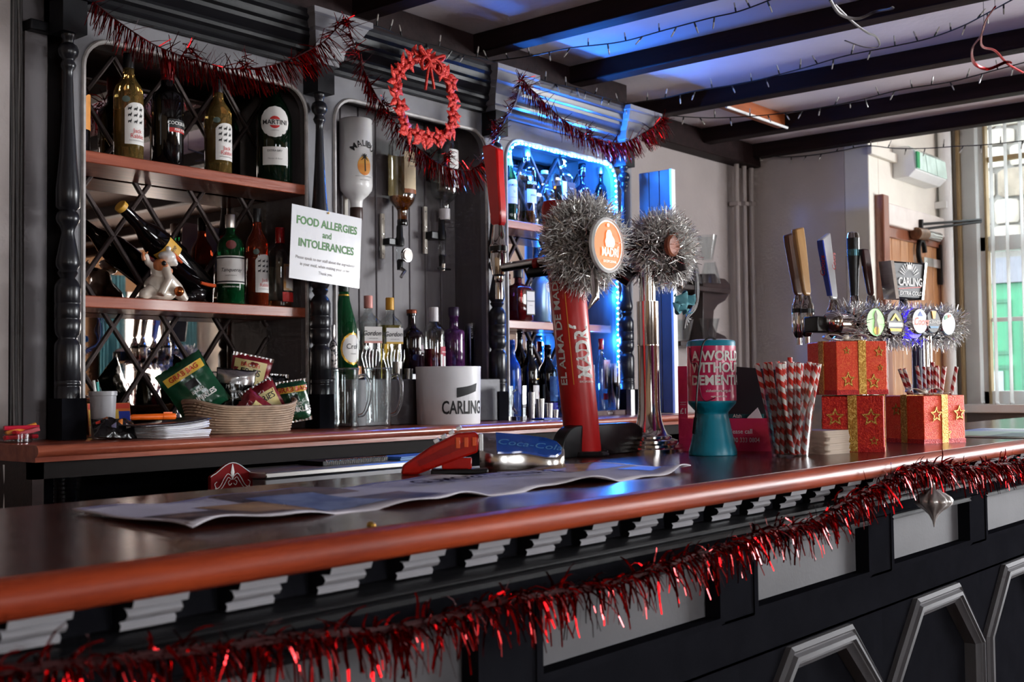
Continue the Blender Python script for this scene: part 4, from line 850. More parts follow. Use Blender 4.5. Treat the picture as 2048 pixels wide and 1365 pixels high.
o = G().plate([(-.014, -.012), (.014, -.012), (.014, .012), (-.014, .012)], [(-.012, -.01), (.012, -.01), (.012, .01), (-.012, .01)], 0, H, 'z').o('steel_holder', m_steel, loc=b); tag(o, 'square steel holder at the right end of the back counter', 'holder')

# basket of crisps
bl_, br_ = onY(385, 2.90), onY(606, 2.86); bc_ = (bl_+br_)/2; bw = (br_-bl_).length/2
bk = thing('wicker_basket', 'pale wicker basket full of crisp packets', 'basket', (bc_.x, bc_.y+.045, CT), math.atan2((br_-bl_).y, (br_-bl_).x))
m_wick = M('wicker', (176, 148, 122), .6, noise=.15, ns=40); Hk = .075
bx, by = bw*.93, .10
def bring(k, z, n=40): return [(bx*k*(abs(cos(2*pi*i/n))**.7)*(1 if cos(2*pi*i/n) > 0 else -1), by*k*(abs(sin(2*pi*i/n))**.7)*(1 if sin(2*pi*i/n) > 0 else -1), z+.022*(abs(cos(2*pi*i/n))**3)*(z/Hk)) for i in range(n)]
G().loft([bring(.86, .003), bring(.97, Hk)], True, True, False).o('basket_shell', M('wicker_dark', (110, 86, 68), .8), bk)
for k in range(11):
    z = .004+Hk*k/11; rr = bring(.865+.11*k/10, z); pts = []
    for i in range(80):
        a, b2 = Vector(rr[i//2]), Vector(rr[(i//2+1) % 40]); p = a.lerp(b2, (i % 2)*.5); s = 1+(.012 if (i+k) % 2 else -.008); pts.append((p.x*s, p.y*s, p.z))
    G().tube(pts, .0038, 5, closed=True).o('weave_strand', m_wick, bk)
G().tube(bring(.985, Hk+.002), .0055, 6, closed=True).o('basket_rim', m_wick, bk)
# crisp packets: pillow shaped bags with crimped ends
def packet(name, label, x, y, w, h, roll, mat, Y, yaw=-25, prints=(), pitch=0, thick=.018, crimp=None):
    c = AY(x, y, Y); t = thing(name, label, 'crisp packet', c, rot=(R(pitch), R(roll), R(yaw)))
    def P(u, v, s):
        e = min(v, 1-v); pz = min(1, e/.12)**.6 if e > 0 else 0; pu = (1-abs(2*u-1)**2.5)
        wr = .0016*sin(u*23+v*9)+.0012*sin(v*31-u*11)
        return ((u-.5)*w*(1-.06*sin(pi*v)), s*(thick*pz*pu+wr*pz), (v-.5)*h+.002*sin(u*40)*(1-pz))
    g = G(); g.grid(lambda u, v: P(u, v, -1), 14, 14); g.grid(lambda u, v: P(u, v, 1), 14, 14); bag = g.o('bag', mat, t)
    for (u0, u1, v0, v1, mt, shp) in prints:
        g = G(); g.grid(lambda a, b: (lambda q: (q[0], q[1]-.0013, q[2]))(P(u0+(u1-u0)*a, v0+(v1-v0)*b, -1)), 8, 6); g.o(shp, mt, t)
    def lettering(s, u, v, size, mt, sx=1, **k):
        vs, fs = text_mesh(s, size, k.get('bold', .015), 'CENTER', k.get('shear', 0), sx)
        g = G().add([(lambda q: (q[0], q[1]-.0026, q[2]))(P(u+a/w, v+b/h, -1)) for a, b in vs], fs); me = g.mesh('lettering', mt, False, False); o = bpy.data.objects.new('lettering', me); COL.objects.link(o); o.parent = bag
    if crimp:
        for v in (.02, .98): G().grid(lambda a, b: ((a-.5)*w*1.0, -.002+.0012*sin(a*60), (v-.5)*h+(b-.5)*.012), 30, 1).o('crimp', crimp, t)
    return lettering
m_pg = M('packet_green', (20, 74, 48), .22, noise=.15, ns=20, coat=.4); m_pm = M('packet_maroon', (124, 22, 34), .22, noise=.15, ns=20, coat=.4)
m_py = M('packet_yellow', (236, 190, 70), .3, noise=.04); m_pc = M('packet_cream', (222, 204, 138), .3, noise=.05); m_pr = M('print_red', (204, 62, 36), .4)
m_pb = M('packet_black', (22, 20, 22), .2, noise=.2, coat=.4); m_foil = M('packet_silver', (176, 172, 172), .25, .8, noise=.15, ns=25, coat=.3)
def grab(t): t('GRAB BAG', .5, .80, .021, m_pr, bold=.025); t('BAKED', .55, .42, .014, m_wht); t('CRINKLES', .55, .28, .022, m_wht, bold=.03)
prg = [(.08, .94, .72, .87, m_py, 'banner'), (.40, .64, .50, .64, m_ink, 'logo')]
grab(packet('crisp_packet', 'green grab bag of crisps tilted at the left of the basket', 386, 776, .155, .175, -33, m_pg, 3.02, -32, prg))
grab(packet('crisp_packet', 'green grab bag of crisps upright at the right of the basket', 586, 803, .105, .125, -8, m_pg, 2.90, -30, prg, crimp=m_foil))
t = packet('snack_packet', 'maroon bacon snack packet standing at the back of the basket', 497, 762, .13, .16, 12, m_pm, 3.05, -30, [(.06, .86, .08, .90, m_pc, 'panel')], crimp=m_foil); t('BACON', .45, .80, .018, m_pr); t('FRIES', .48, .66, .030, m_ink, bold=.01)
t = packet('snack_packet', 'black pork snack packet with clear silver top in the basket middle', 468, 792, .12, .165, 6, m_pb, 2.99, -34, [(.02, .98, .72, .97, m_foil, 'clear_top'), (.12, .88, .06, .30, M('snack_brown', (156, 92, 56), .3, noise=.3, ns=40, coat=.5), 'window')]); t('TRADITIONAL', .6, .58, .009, m_wht); t('Pork Scratchings', .52, .46, .013, m_wht, shear=.3, bold=0); t('19', .3, .66, .016, m_wht)
t = packet('snack_packet', 'maroon bacon snack packet lying in the basket front', 532, 812, .115, .14, -28, m_pm, 2.92, -26, [(.12, .9, .2, .8, m_pc, 'panel')], crimp=m_foil); t('FRIES', .6, .66, .026, m_ink, bold=.01)
t = packet('snack_packet', 'crumpled maroon snack packet poking out left of the green bag', 512, 820, .085, .11, -52, m_pm, 2.88, -22, [(.1, .75, .25, .7, m_pc, 'panel')]); t('FRIES', .5, .5, .015, m_pr)
packet('snack_packet', 'black packet with silver crimp behind the upright green bag', 545, 790, .10, .13, 4, m_pb, 3.06, -20, crimp=m_foil)
# tub, booklets, sweets bag, highlighter, sweet jar
b = onY(206, 2.93); mp = MPP(b); Hc = AY(206, 783, b.y).z-CT; r = 22*mp
t = thing('plastic_tub', 'grey translucent plastic tub holding pens by the left column', 'tub', b)
G().lathe([(r*.9, 0), (r, .004), (r*1.16, Hc*.9), (r*1.24, Hc*.91), (r*1.24, Hc), (r*1.15, Hc), (r*1.1, Hc*.9), (r*.9, .006)], 28).o('tub_body', M('frosted_tub', (190, 188, 192), .35, noise=.05, trans=.3), t, ang=50)
for (dx, h, c) in ((-.02, .1, (236, 236, 230)), (-.012, .085, (60, 170, 160))):
    G().tube([(dx*.4, 0, .01), (dx*1.4, .0, Hc+h*.3)], .0035, 8).o('pen', M('pen_%d' % c[0], c, .4), t)
b = onY(362, 2.775); ang = -33
bk2 = thing('booklet_stack', 'curling stack of white printed booklets in front of the basket', 'booklets', b, R(10))
for k in range(7):
    g = G(); kk = k*.0046
    g.grid(lambda u, v: ((u-.5)*.17+.004*sin(k*3), (v-.15)*.17+.004*cos(k*5), kk+.003+(.012 if k > 3 else .003)*((u)**3)*(k/6)), 10, 4); o = g.o('booklet', M('booklet_%d' % (k % 3), ((216, 214, 218), (196, 192, 196), (226, 226, 230))[k % 3], .5), bk2, solid=.004)
g = G().grid(lambda u, v: ((u-.62)*.26, (v-.1)*.17, .036+.014*(u**3)+.003*sin(v*4)), 12, 4); g.o('top_cover', M('cover_dark', (58, 50, 52), .3, coat=.3, noise=.3, ns=12, c2=(30, 26, 28)), bk2, solid=.003)
p = AY(305, 829, 2.83); hl = thing('highlighter', 'orange highlighter pen lying on the dark booklet cover', 'pen', (p.x, p.y, CT+.058), R(-16))
m_or = M('neon_orange', (255, 112, 28), .35, noise=.03)
mX = Matrix.Rotation(R(90), 3, 'Y')
G().lathe([(.006, -.06), (.008, -.055), (.0085, .025), (.0075, .03)], 14, m=mX).o('barrel', m_or, hl, ang=50); G().lathe([(.009, .028), (.0092, .03), (.0085, .062), (.007, .064)], 14, m=mX).o('cap', m_or, hl, ang=50); G().box(.03, .055, -.002, .002, .008, .0125).o('clip', m_or, hl)
def sweets(label, x, y, w, h, roll, mat, Y, z):
    c = AY(x, y, Y); t = thing('sweet_bag', label, 'sweet bag', c, rot=(R(-55), R(roll), R(-20)))
    def P(u, v, s): e = 4*u*(1-u)*4*v*(1-v); return ((u-.5)*w, s*.022*e**.6*(1+.35*sin(u*17+v*5)*sin(v*13)), (v-.5)*h)
    g = G(); g.grid(lambda u, v: P(u, v, -1), 18, 14); g.grid(lambda u, v: P(u, v, 1), 18, 14); g.o('bag', mat, t)
    for (u, v, c) in ((.12, .6, (214, 60, 40)), (.3, .8, (220, 120, 50)), (.62, .5, (220, 130, 60)), (.45, .3, (150, 150, 190)), (.8, .4, (200, 190, 190))):
        G().grid(lambda a, b: (lambda q: (q[0], q[1]-.0015, q[2]))(P(u+(a-.5)*.10, v+(b-.5)*.16, -1)), 4, 3).o('print_spot', M('spot_%d_%d' % c[:2], c, .3), t)
sweets('dark crinkled sweet bag lying in front of the grey tub', 228, 858, .11, .08, 4, m_pb, 2.84, CT)
jr = thing('sweet_jar', 'open tray of red and pink pens at the left end of the counter', 'tray', onY(36, 2.93))
G().lathe([(.03, 0), (.034, .002), (.036, .022), (.038, .024), (.034, .024), (.031, .004)], 22).o('tray', m_cupp, jr)
for k, (a, l, c) in enumerate(((20, .10, (200, 30, 44)), (-30, .09, (226, 110, 120)), (60, .075, (180, 20, 34)), (5, .085, (236, 150, 60)), (-8, .09, (206, 34, 60)))):
    d = Vector((cos(R(a)), sin(R(a))*.6, .25*(k % 2))).normalized(); G().tube([d*(-l*.4)+Vector((0, 0, .014+.006*k)), d*l*.6+Vector((0, 0, .014+.006*k))], .006, 8).o('pen', M('tray_pen_%d' % k, c, .35, coat=.3), jr)
# printed card leaning behind the tub
p = AY(222, 800, 3.15); cd_ = thing('price_card', 'colourful printed card standing against the mirror behind the grey tub', 'card', (p.x, 3.15, CT), rot=(R(-8), 0, 0))
G().box(-.07, .07, -.001, .001, 0, .095).o('card', M('card_orange', (226, 120, 50), .5), cd_)
for (x0, x1, z0, z1, c) in ((-.068, .03, .03, .075, (236, 190, 80)), (.03, .068, .0, .07, (40, 60, 170)), (-.068, .02, .004, .028, (236, 210, 150)), (-.068, .068, .078, .093, (226, 70, 50))): G().box(x0, x1, -.0018, -.0005, z0, z1).o('print_block', M('pblock_%d_%d' % (c[0], c[1]), c, .5), cd_)

# ------------------------------------------------------------------ below the back counter
p = AY(135, 985, 2.86); cups('stack of clear plastic cups under the back counter', p.x, 2.86, .762, 26*MPP(p), 12, .011, AY(135, 955, 2.86).z-.762-.121)
pq = thing('wooden_plaque', 'dark red arched bottle opener plaque with white scrollwork', 'plaque', AY(465, 985, 2.62), R(-4))
mpp = MPP(pq.location); w2, h2 = 50*mpp, 60*mpp
ol = [(-w2, -h2), (w2, -h2), (w2, h2*.55)]
for k in range(13): a = k/12; ol.append((w2*(.92-1.84*a), h2*(.55+.05+.38*sin(pi*a)**1.4)))
ol.append((-w2, h2*.55))
G().ext(ol, 0, .014, 'y').o('board', M('plaque_red', (126, 16, 18), .7, noise=.12, spec=.15), pq, bevel=.002)
G().tube([(x, -.0005, z) for x, z in ol[2:]], .0012, 5).o('edge_line', m_wht, pq)
for s in (-1, 1):
    for pts in ([(.04, .52), (.22, .62), (.40, .46), (.55, .25), (.72, .16), (.82, .3), (.72, .38)], [(.06, .42), (.2, .5), (.32, .36), (.5, .16), (.68, .08), (.8, .18)], [(.04, .3), (.14, .24), (.2, .34), (.12, .4)]):
        G().tube(fit([(s*x*w2, -.001, z*h2) for x, z in pts], 4), .0011, 5).o('scroll_print', m_wht, pq)
G().lathe([(.002, 0), (.006, .3*w2), (.001, .62*w2)], 8, m=Matrix.Diagonal((1, .2, 1))).o('leaf_print', m_wht, pq, loc=(0, -.001, .42*h2))
G().tube([(0, 0, -.1*h2), (0, -.03, -.05*h2), (0, -.032, -.45*h2)], [.008, .012, .016], 10).o('opener', M('opener_iron', (40, 36, 36), .35, .7), pq)
cbx = thing('steel_cabinet', 'low stainless steel under counter cabinet between the counters', 'cabinet', (0, 0, 0))
a, b = AY(512, 945, 2.60), AY(905, 925, 2.60); zt = AY(600, 937, 2.60).z
cbx.location = (a.x, 2.56, 0)
G().box(0, b.x-a.x, 0, .18, 0, zt-.02).o('cabinet_body', M('cabinet_steel', (126, 124, 126), .3, .7, noise=.08), cbx, bevel=.003); G().box(-.01, b.x-a.x+.01, -.015, .19, zt-.018, zt).o('lid', m_steel, cbx, bevel=.004)
G().box(.02, .06, -.006, 0, zt-.12, zt-.05).o('latch', m_white, cbx)
nb = thing('spiral_notebook', 'black spiral bound notebook on the steel cabinet', 'notebook', AY(690, 922, 2.66)); nb.location.z = zt+.001; L_ = .26
G().box(-L_/2, L_/2, -.05, .06, 0, .012).o('cover', m_blk, nb); G().box(-L_/2+.003, L_/2-.003, -.048, .058, .003, .009).o('pages', m_paper, nb)
me = G().tube([(0, -.05+.008*cos(k*pi/6), .006+.010*sin(k*pi/6)) for k in range(12)], .0012, 4, closed=True).mesh('ring', m_chrome)
for k in range(34): share('ring', me, nb, (-L_/2+.01+k*(L_-.02)/33, 0, 0))
p = AY(830, 925, 2.64); o = G().box(-.13, .13, -.05, .06, 0, .006).box(-.12, .13, -.045, .055, .0065, .010).o('blue_folder', M('folder_blue', (70, 130, 190), .5, noise=.1), loc=(p.x, 2.64, zt+.001), rot=(0, 0, R(5))); tag(o, 'pale blue folder beside the spiral notebook', 'folder')
for k in range(5):
    p = AY(215+26*k, 995-3*k, 2.9); o = G().lathe([(.02, 0), (.03, .004), (.034, .1), (.033, .1), (.029, .006)], 18, cap1=False).o('tumbler', m_clear, loc=(p.x, 2.9, .7605+0), ang=50); tag(o, 'clear tumbler on the dark shelf under the counter', 'glass', 'tumblers under the counter')
ct = thing('wall_socket_cable', 'thin white cable hanging left of the back cabinet', 'cable', AY(8, 930, 2.9)); G().tube([(0, 0, .0), (.004, 0, -.06), (0, 0, -.13)], .003, 6).o('cable', m_white, ct); G().box(-.02, .02, -.01, .01, -.20, -.13).o('plug', M('plug_grey', (110, 108, 108), .5), ct, bevel=.003)
# ------------------------------------------------------------------ tinsel
def ribbon(g, p, d, l, w, droop, rnd, seg=3, curl=0):
    """one foil strand: a narrow strip from p along d, sagging"""
    d = Vector(d).normalized(); s = d.cross(Vector((rnd.uniform(-1, 1), rnd.uniform(-1, 1), rnd.uniform(-1, 1)))).normalized()*w/2
    vs = []; q = Vector(p); st = l/seg
    for k in range(seg+1):
        vs += [q-s*(1-.5*k/seg), q+s*(1-.5*k/seg)]
        d = (d+Vector((rnd.uniform(-curl, curl), rnd.uniform(-curl, curl), -droop+rnd.uniform(-curl, curl)))).normalized(); q = q+d*st
    g.add(vs, [(2*k, 2*k+1, 2*k+3, 2*k+2) for k in range(seg)])
m_tr = M('red_foil', (146, 6, 10), .18, .95, noise=.2, ns=60); m_ts2 = M('silver_satin', (248, 245, 242), .4, .15); m_ts = M('silver_foil', (240, 236, 232), .2, 1, noise=.1, ns=60); m_tcore = M('foil_core', (50, 4, 6), .6, .2); m_tcore2 = M('silver_core', (90, 88, 88), .4, .7)
def strands(name, g, mat, parent):
    o = g.o(name, mat, parent, smooth=False); o['kind'] = 'stuff'; return o
# fringe garland looped along the back bar
rnd = random.Random(11)
gp = [(185, 2), (235, 42), (300, 85), (345, 105), (385, 118), (470, 138), (560, 126), (640, 88), (672, 58), (692, 40), (706, 85), (728, 140), (752, 190), (790, 245), (835, 295), (888, 332), (945, 338), (980, 300), (1000, 258), (1030, 205), (1042, 160), (1062, 178), (1092, 208), (1130, 242), (1180, 272), (1240, 286), (1290, 264), (1328, 238)]
yy = [2.86]*8+[2.835, 2.83]+[2.835, 2.85]+[2.90]*6+[2.88, 2.85, 2.83, 2.835]+[2.865]*4+[2.86, 2.85]
path = fit([AY(x, y, v) for (x, y), v in zip(gp, yy)], 8)
gl_ = thing('red_garland', 'red foil fringe garland looped along the back bar cornice', 'garland', path[0])
G().tube([p-path[0] for p in path], .002, 5).o('core', m_tcore, gl_)
g = G(); acc = 0
for i in range(len(path)-1):
    a, b = path[i], path[i+1]; L = (b-a).length; t = (b-a).normalized(); n = max(1, int(L/.0017))
    dn = Vector((t.z, 0, -t.x)); dn = dn if dn.z < 0 else -dn
    if abs(t.z) > .75: dn = Vector((-.95, -.1, -.3))
    for k in range(n):
        p = a.lerp(b, rnd.random())-path[0]
        ph = sin((acc+L*k/n)*9+1)
        d = dn+t*rnd.uniform(-.25, .25)+Vector((0, -.25+rnd.uniform(-.3, .2), .0)); l = rnd.uniform(.06, .098)
        if rnd.random() < .16: d = Vector((rnd.uniform(-1, 1), rnd.uniform(-1, .2), rnd.uniform(-.2, 1))); l *= .7
        ribbon(g, p, d, l, .0036, .08, rnd, 2, .05)
    acc += L
for (x, y, v) in ((372, 100, 2.85), (485, 125, 2.85), (690, 42, 2.82), (1042, 165, 2.82), (985, 250, 2.88), (770, 210, 2.88), (895, 315, 2.89), (1325, 238, 2.84), (1175, 262, 2.85)):
    c = AY(x, y, v)-path[0]
    for k in range(34): ribbon(g, c+Vector((rnd.uniform(-.015, .015), 0, rnd.uniform(-.02, .02))), (rnd.uniform(-1, 1), rnd.uniform(-1, .1), rnd.uniform(-1, .7)), rnd.uniform(.02, .055), .004, .1, rnd, 3, .3)
strands('fringe', g, m_tr, gl_)
# bushy garland along the bar front
gp = [(-40, 1345), (110, 1332), (300, 1312), (480, 1290), (640, 1268), (760, 1262), (900, 1232), (1010, 1200), (1110, 1185), (1220, 1168), (1330, 1130), (1440, 1098), (1530, 1062), (1620, 1046), (1690, 1003), (1750, 975), (1800, 944), (1860, 930), (1940, 936), (2060, 922), (2200, 905)]
path = fit([AY(x, y, .955) for x, y in gp], 8)
gf = thing('red_tinsel', 'bushy red foil tinsel hanging along the bar front', 'tinsel', path[0])
G().tube([p-path[0] for p in path], .005, 6).o('core', m_tcore, gf)
g = G()
for i in range(len(path)-1):
    a, b = path[i], path[i+1]; L = (b-a).length; t = (b-a).normalized()
    for k in range(int(L/.0018)+1):
        p = a.lerp(b, rnd.random())-path[0]; th = rnd.uniform(0, 2*pi)
        o1 = t.orthogonal().normalized(); o2 = t.cross(o1); d = o1*cos(th)+o2*sin(th)+t*rnd.uniform(-.6, .6)
        if d.y > .2: d.y *= -.6
        l = rnd.uniform(.03, .062)*(1.15 if d.z < 0 else .7)
        ribbon(g, p+Vector((0, 0, rnd.uniform(-.006, .006))), d, l, rnd.uniform(.003, .0056), .38, rnd, 4, .22)
strands('foil_strands', g, m_tr, gf)
# silver glass bauble hanging from it
bb = thing('bauble', 'ribbed silver onion shaped bauble hanging from the red tinsel', 'bauble', AY(1867, 1003, .95))
mb = MPP(bb.location); mb *= 1.15; rb_ = 33*mb; rings = []
for z, r in ((26, 3), (20, 8), (14, 20), (8, 29), (2, 33), (-4, 32), (-10, 25), (-16, 16), (-24, 8), (-34, 3), (-45, .6)):
    rings.append([((r*mb)*(1-.13*(k % 4 == 0))*cos(2*pi*k/40), (r*mb)*(1-.13*(k % 4 == 0))*sin(2*pi*k/40), z*mb) for k in range(40)])
G().loft(rings).o('bauble_glass', M('bauble_silver', (206, 200, 196), .28, .55, noise=.1), bb, ang=60)
G().lathe([(4*mb, 24*mb), (5*mb, 26*mb), (4*mb, 32*mb), (1*mb, 33*mb)], 12).o('cap', m_steel, bb); G().tube([(0, 0, 32*mb), (.002, 0, 45*mb), (0, 0, 62*mb)], .0008, 4).o('hook', m_steel, bb)
# ------------------------------------------------------------------ runner along the bar
ru = thing('bar_runner', 'long crumpled printed bar runner lying on the bar', 'bar runner', (.80, 1.12, BT))
c_ = [AZ(*q, BT) for q in ((142, 1030), (385, 1066), (1395, 945), (1195, 931))]
def RU(u, v):
    a = c_[1].lerp(c_[2], u); b = c_[0].lerp(c_[3], u); p = a.lerp(b, v)
    wob = .004+(.006*sin(u*21+v*2)+.003*sin(u*47+v*5))*(.06+abs(2*v-1)**2.2)*(1 if v < .5 else .45)+.0008*sin(v*6+u*9)
    p = p+Vector((.004*sin(v*9), .006*sin(u*33)*(1-v)+.008*sin(u*14), max(.0018, wob+.0025))); return p-Vector((.80, 1.12, 0))
def wr(g_name, u0, u1, v0, v1, mat, nu, nv, dz=0.0):
    g = G(); g.grid(lambda a, b: RU(u0+(u1-u0)*a, v0+(v1-v0)*b)+Vector((0, 0, dz)), nu, nv); return g.o(g_name, mat, ru)
ru.location.z = 0
wr('cloth', 0, 1, 0, 1, M('runner_cloth', (206, 200, 208), .8, noise=.05, spec=.15), 140, 14).modifiers.new('s', 'SOLIDIFY').thickness = .0014
m_p1 = M('photo_print_brown', (74, 58, 56), .5, c2=(150, 112, 84), ns=12, lo=.4, hi=.7); m_p2 = M('photo_print_tan', (196, 150, 92), .5, c2=(150, 110, 70), ns=20); m_p3 = M('photo_print_blue', (90, 110, 160), .5, c2=(150, 165, 200), ns=16)
wr('photo_print', .01, .15, .06, .42, m_p1, 20, 5, .0006); wr('photo_print', .11, .22, .15, .6, m_p2, 16, 5, .0008); wr('photo_print', .2, .30, .1, .75, m_p3, 14, 6, .001); wr('photo_print', .26, .40, .12, .45, m_p1, 18, 5, .0006); wr('photo_print', .18, .36, .62, .97, m_p1, 20, 5, .0006); wr('photo_print', .80, .98, .55, .92, m_p2, 22, 5, .0006); wr('photo_print', .9, .99, .15, .45, M('photo_print_lilac', (150, 140, 180), .5), 10, 4, .0006)
vs, fs = text_mesh('GUMOBITUINIA 2.', .07, .02, 'LEFT', 0, .60)
Lr = (c_[2]-c_[1]).length
g = G().add([RU(.47+x/Lr, .62+y/.30)+Vector((0, 0, .0042)) for x, y in vs], fs); me = g.mesh('lettering', M('runner_ink', (34, 22, 40), .9, spec=0), False, False); o = bpy.data.objects.new('lettering', me); COL.objects.link(o); o.parent = ru
# brass stud in the bar edge
o = G().lathe([(.006, 0), (.006, .002), (.0045, .0045), (.0015, .006)], 14, m=Matrix.Rotation(R(60), 3, 'X')).o('brass_stud', m_gold, loc=AZ(737, 1052, BT)+Vector((0, -.004, -.001)), ang=60); tag(o, 'small brass stud on the rounded bar edge', 'stud')
# ------------------------------------------------------------------ red beer tower
def disc(r, h, n=40, d=.002): return G().lathe([(r-d, 0), (r, d), (r, h-d), (r-d, h)], n, m=Matrix.Rotation(R(90), 3, 'X'))
T0 = AZ(1168, 913, BT); T0.z = BT
tw = thing('beer_tower', 'red leaning beer tower with lit orange badge and red tap handle', 'beer tap', T0)
mt_ = MPP(T0); HT = AY(1168, 400, T0.y).z-BT; lean = .062; r = 36*mt_
shr = Matrix(((1, 0, 0, 0), (0, 1, lean/HT, 0), (0, 0, 1, 0), (0, 0, 0, 1)))
m_tower = M('tower_red', (190, 26, 26), .38, noise=.04, coat=.15)
G().lathe([(r*.97, .012), (r, .014), (r*1.02, HT*.5), (r*1.05, HT*.97), (r*.9, HT)], 40).xf(shr).o('tower_column', m_tower, tw, ang=50)
G().lathe([(r*1.35, 0), (r*1.4, .004), (r*1.3, .012), (r*1.0, .013)], 36).o('tower_foot', m_blk, tw)
bp_ = [AY(x, 900, 1.665).x-T0.x for x in (1062, 1225)]
zt_ = AY(1110, 855, 1.56).z-BT
ol = [(bp_[0], .0), (bp_[1]+.02, .0)]+[(bp_[1]+.02-.06+.06*cos(pi/2*k/6), zt_-.06+.06*sin(pi/2*k/6)) for k in range(7)]+[(bp_[0]+.06-.06*sin(pi/2*k/6), zt_-.06+.06*cos(pi/2*k/6)) for k in range(7)]
G().ext(ol, -.02, .014, 'y').o('back_plate', m_blk, tw, loc=(0, .0, 0), bevel=.003)
def wrapv(s, z, ang, size, mat, rr, bold=.015, sx=1):
    vs, fs = text_mesh(s, size, bold, 'LEFT', 0, sx); vs = [(-y, x) for x, y in vs]
    g = G().add([(rr*sin(x/rr+ang), -rr*cos(x/rr+ang), y+z) for x, y in vs], fs).xf(shr); me = g.mesh('lettering', mat, False, False); o = bpy.data.objects.new('lettering', me); COL.objects.link(o); o.parent = tw
wrapv('EL ALMA DE MADRID', AY(1135, 772, T0.y).z-BT, R(-93), .026, m_wht, r*1.03+.0015, .02, 1.16)
wrapv('MADR\u00cd', AY(1185, 758, T0.y).z-BT, R(-20), .050, m_wht, r*1.03+.0015, .035, .80)
vs, fs = text_mesh('EXCEPCIONAL', .006, .01, 'CENTER'); rr_ = r*1.03+.0015
g = G().add([(rr_*sin(x/rr_+R(-18)), -rr_*cos(x/rr_+R(-18)), y+AY(1185, 764, T0.y).z-BT) for x, y in vs], fs).xf(shr); me = g.mesh('lettering', m_wht, False, False); o = bpy.data.objects.new('lettering', me); COL.objects.link(o); o.parent = tw
z0, z1 = AY(1153, 770, T0.y).z-BT, AY(1153, 585, T0.y).z-BT
patch(r*1.03+.0012, z0, z1, -63.5, -61, 'rect', 2).xf(shr).o('gold_line', M('gold_line', (224, 150, 60), .4), tw)
# arm, tap body and handle on the staff side
zarm = AY(1010, 535, 1.82).z-BT; ya = AX(1000, 530, T0.x).y-T0.y
G().tube([(0, lean*.6, zarm+.01), (0, ya, zarm)], .011, 14).o('tap_arm', m_chrome, tw); G().tube([(0, .05, zarm-.016), (0, ya*.62, zarm-.018)], .012, 12).o('tap_sleeve', m_blk, tw); G().tube([(0, ya*.5, zarm+.002), (0, ya*.5+.012, zarm+.002)], .0145, 12).o('tap_collar', M('red_band', (176, 30, 30), .4), tw)
zt1 = AX(1000, 450, T0.x).z-BT
G().lathe([(.008, zarm-.035), (.011, zarm-.03), (.011, zarm-.02), (.016, zarm-.016), (.019, zarm), (.021, zarm+.02), (.019, zarm+.036), (.022, zarm+.04), (.022, zarm+.055), (.019, zarm+.06), (.017, zarm+.08), (.013, zt1)], 20).o('tap_body', m_chrome, tw, loc=(0, ya+.004, 0), ang=40)
G().lathe([(.0225, zarm+.041), (.0225, zarm+.053)], 20).o('tap_band', m_blk, tw, loc=(0, ya+.004, 0))
G().lathe([(.009, zarm-.075), (.0095, zarm-.05), (.008, zarm-.034)], 14).o('tap_spout', m_chrome, tw, loc=(0, ya+.004, 0))
z0, z1 = zt1-.004, AX(985, 290, T0.x).z-BT
def hring(k, z, w, d, y): return [(-d, y-w, z), (d, y-w, z), (d, y+w, z), (-d, y+w, z)]
hy = AX(986, 300, T0.x).y-T0.y-ya; Hh = z1-z0
G().loft([hring(0, z0, .010, .009, ya+.002), hring(0, z0+.01, .017, .012, ya+.004), hring(0, z0+Hh*.2, .018, .013, ya+hy*.25), hring(0, z0+Hh*.6, .020, .013, ya+hy*.65), hring(0, z0+Hh*.93, .024, .013, ya+hy), hring(0, z0+Hh, .012, .012, ya+hy+.014)]).o('tap_handle', M('handle_red', (222, 22, 22), .2, coat=.6), tw, bevel=.004)
# lit badge facing the room
BD = AY(1213, 491, 1.485)-T0; BD = Vector(BD)
Rx = Matrix.Rotation(R(90), 3, 'X')
G().lathe([(.058, -.006), (.061, -.003), (.061, .004), (.056, .008), (.053, .003)], 44, m=Rx, cap1=False).o('badge_rim', m_white, tw, loc=BD)
brim = [c for c in tw.children if c.name.startswith('badge_rim')][0]; BD0 = Vector((0, 0, 0))
G().lathe([(.0545, -.004), (.0545, .0035)], 44, m=Rx).o('badge_face', M('badge_orange', (255, 128, 62), .4, noise=.04, emit=.3, spec=.1), brim)
G().lathe([(.056, .0036), (.056, .0046), (.0515, .0046), (.0515, .0036)], 44, m=Rx, cap0=False, cap1=False).o('badge_ring', M('badge_white', (255, 246, 240), .6, emit=.55, spec=.1), brim)
m_bw = M('badge_white', (255, 246, 240), .6, emit=.55, spec=.1)
text('MADR\u00cd', .026, m_bw, brim, Vector((.006, -.006, -.016)), bold=.03, sx=.8); text('EXCEPCIONAL', .0075, m_bw, brim, Vector((.004, -.006, -.036)), bold=.02)
ol = [(-.012, -.004), (-.016, .008), (-.012, .016), (-.011, .026), (-.006, .033), (.002, .034), (.007, .028), (.010, .022), (.018, .014), (.020, .004), (.014, -.004)]
G().ext(ol, -.006, -.0045, 'y').o('figure_print', m_bw, brim, loc=Vector((.004, 0, 0)))
G().ext([(.004*cos(k*pi/5), .004*sin(k*pi/5)) for k in range(10)], -.006, -.0045, 'y').o('dot_print', m_bw, brim, loc=Vector((.0, 0, .044)))
G().tube([BD+Vector((0, .01, 0)), (0, lean*.8, BD.z)], .014, 12).o('badge_stem', m_blk, tw)
G().tube([BD+Vector((-.01, .03, -.05)), BD+Vector((-.012, .025, -.085)), BD+Vector((-.016, .02, -.115)), BD+Vector((-.03, .03, -.14))], [.006, .010, .009, .002], 10).o('chrome_nozzle', m_chrome, tw)
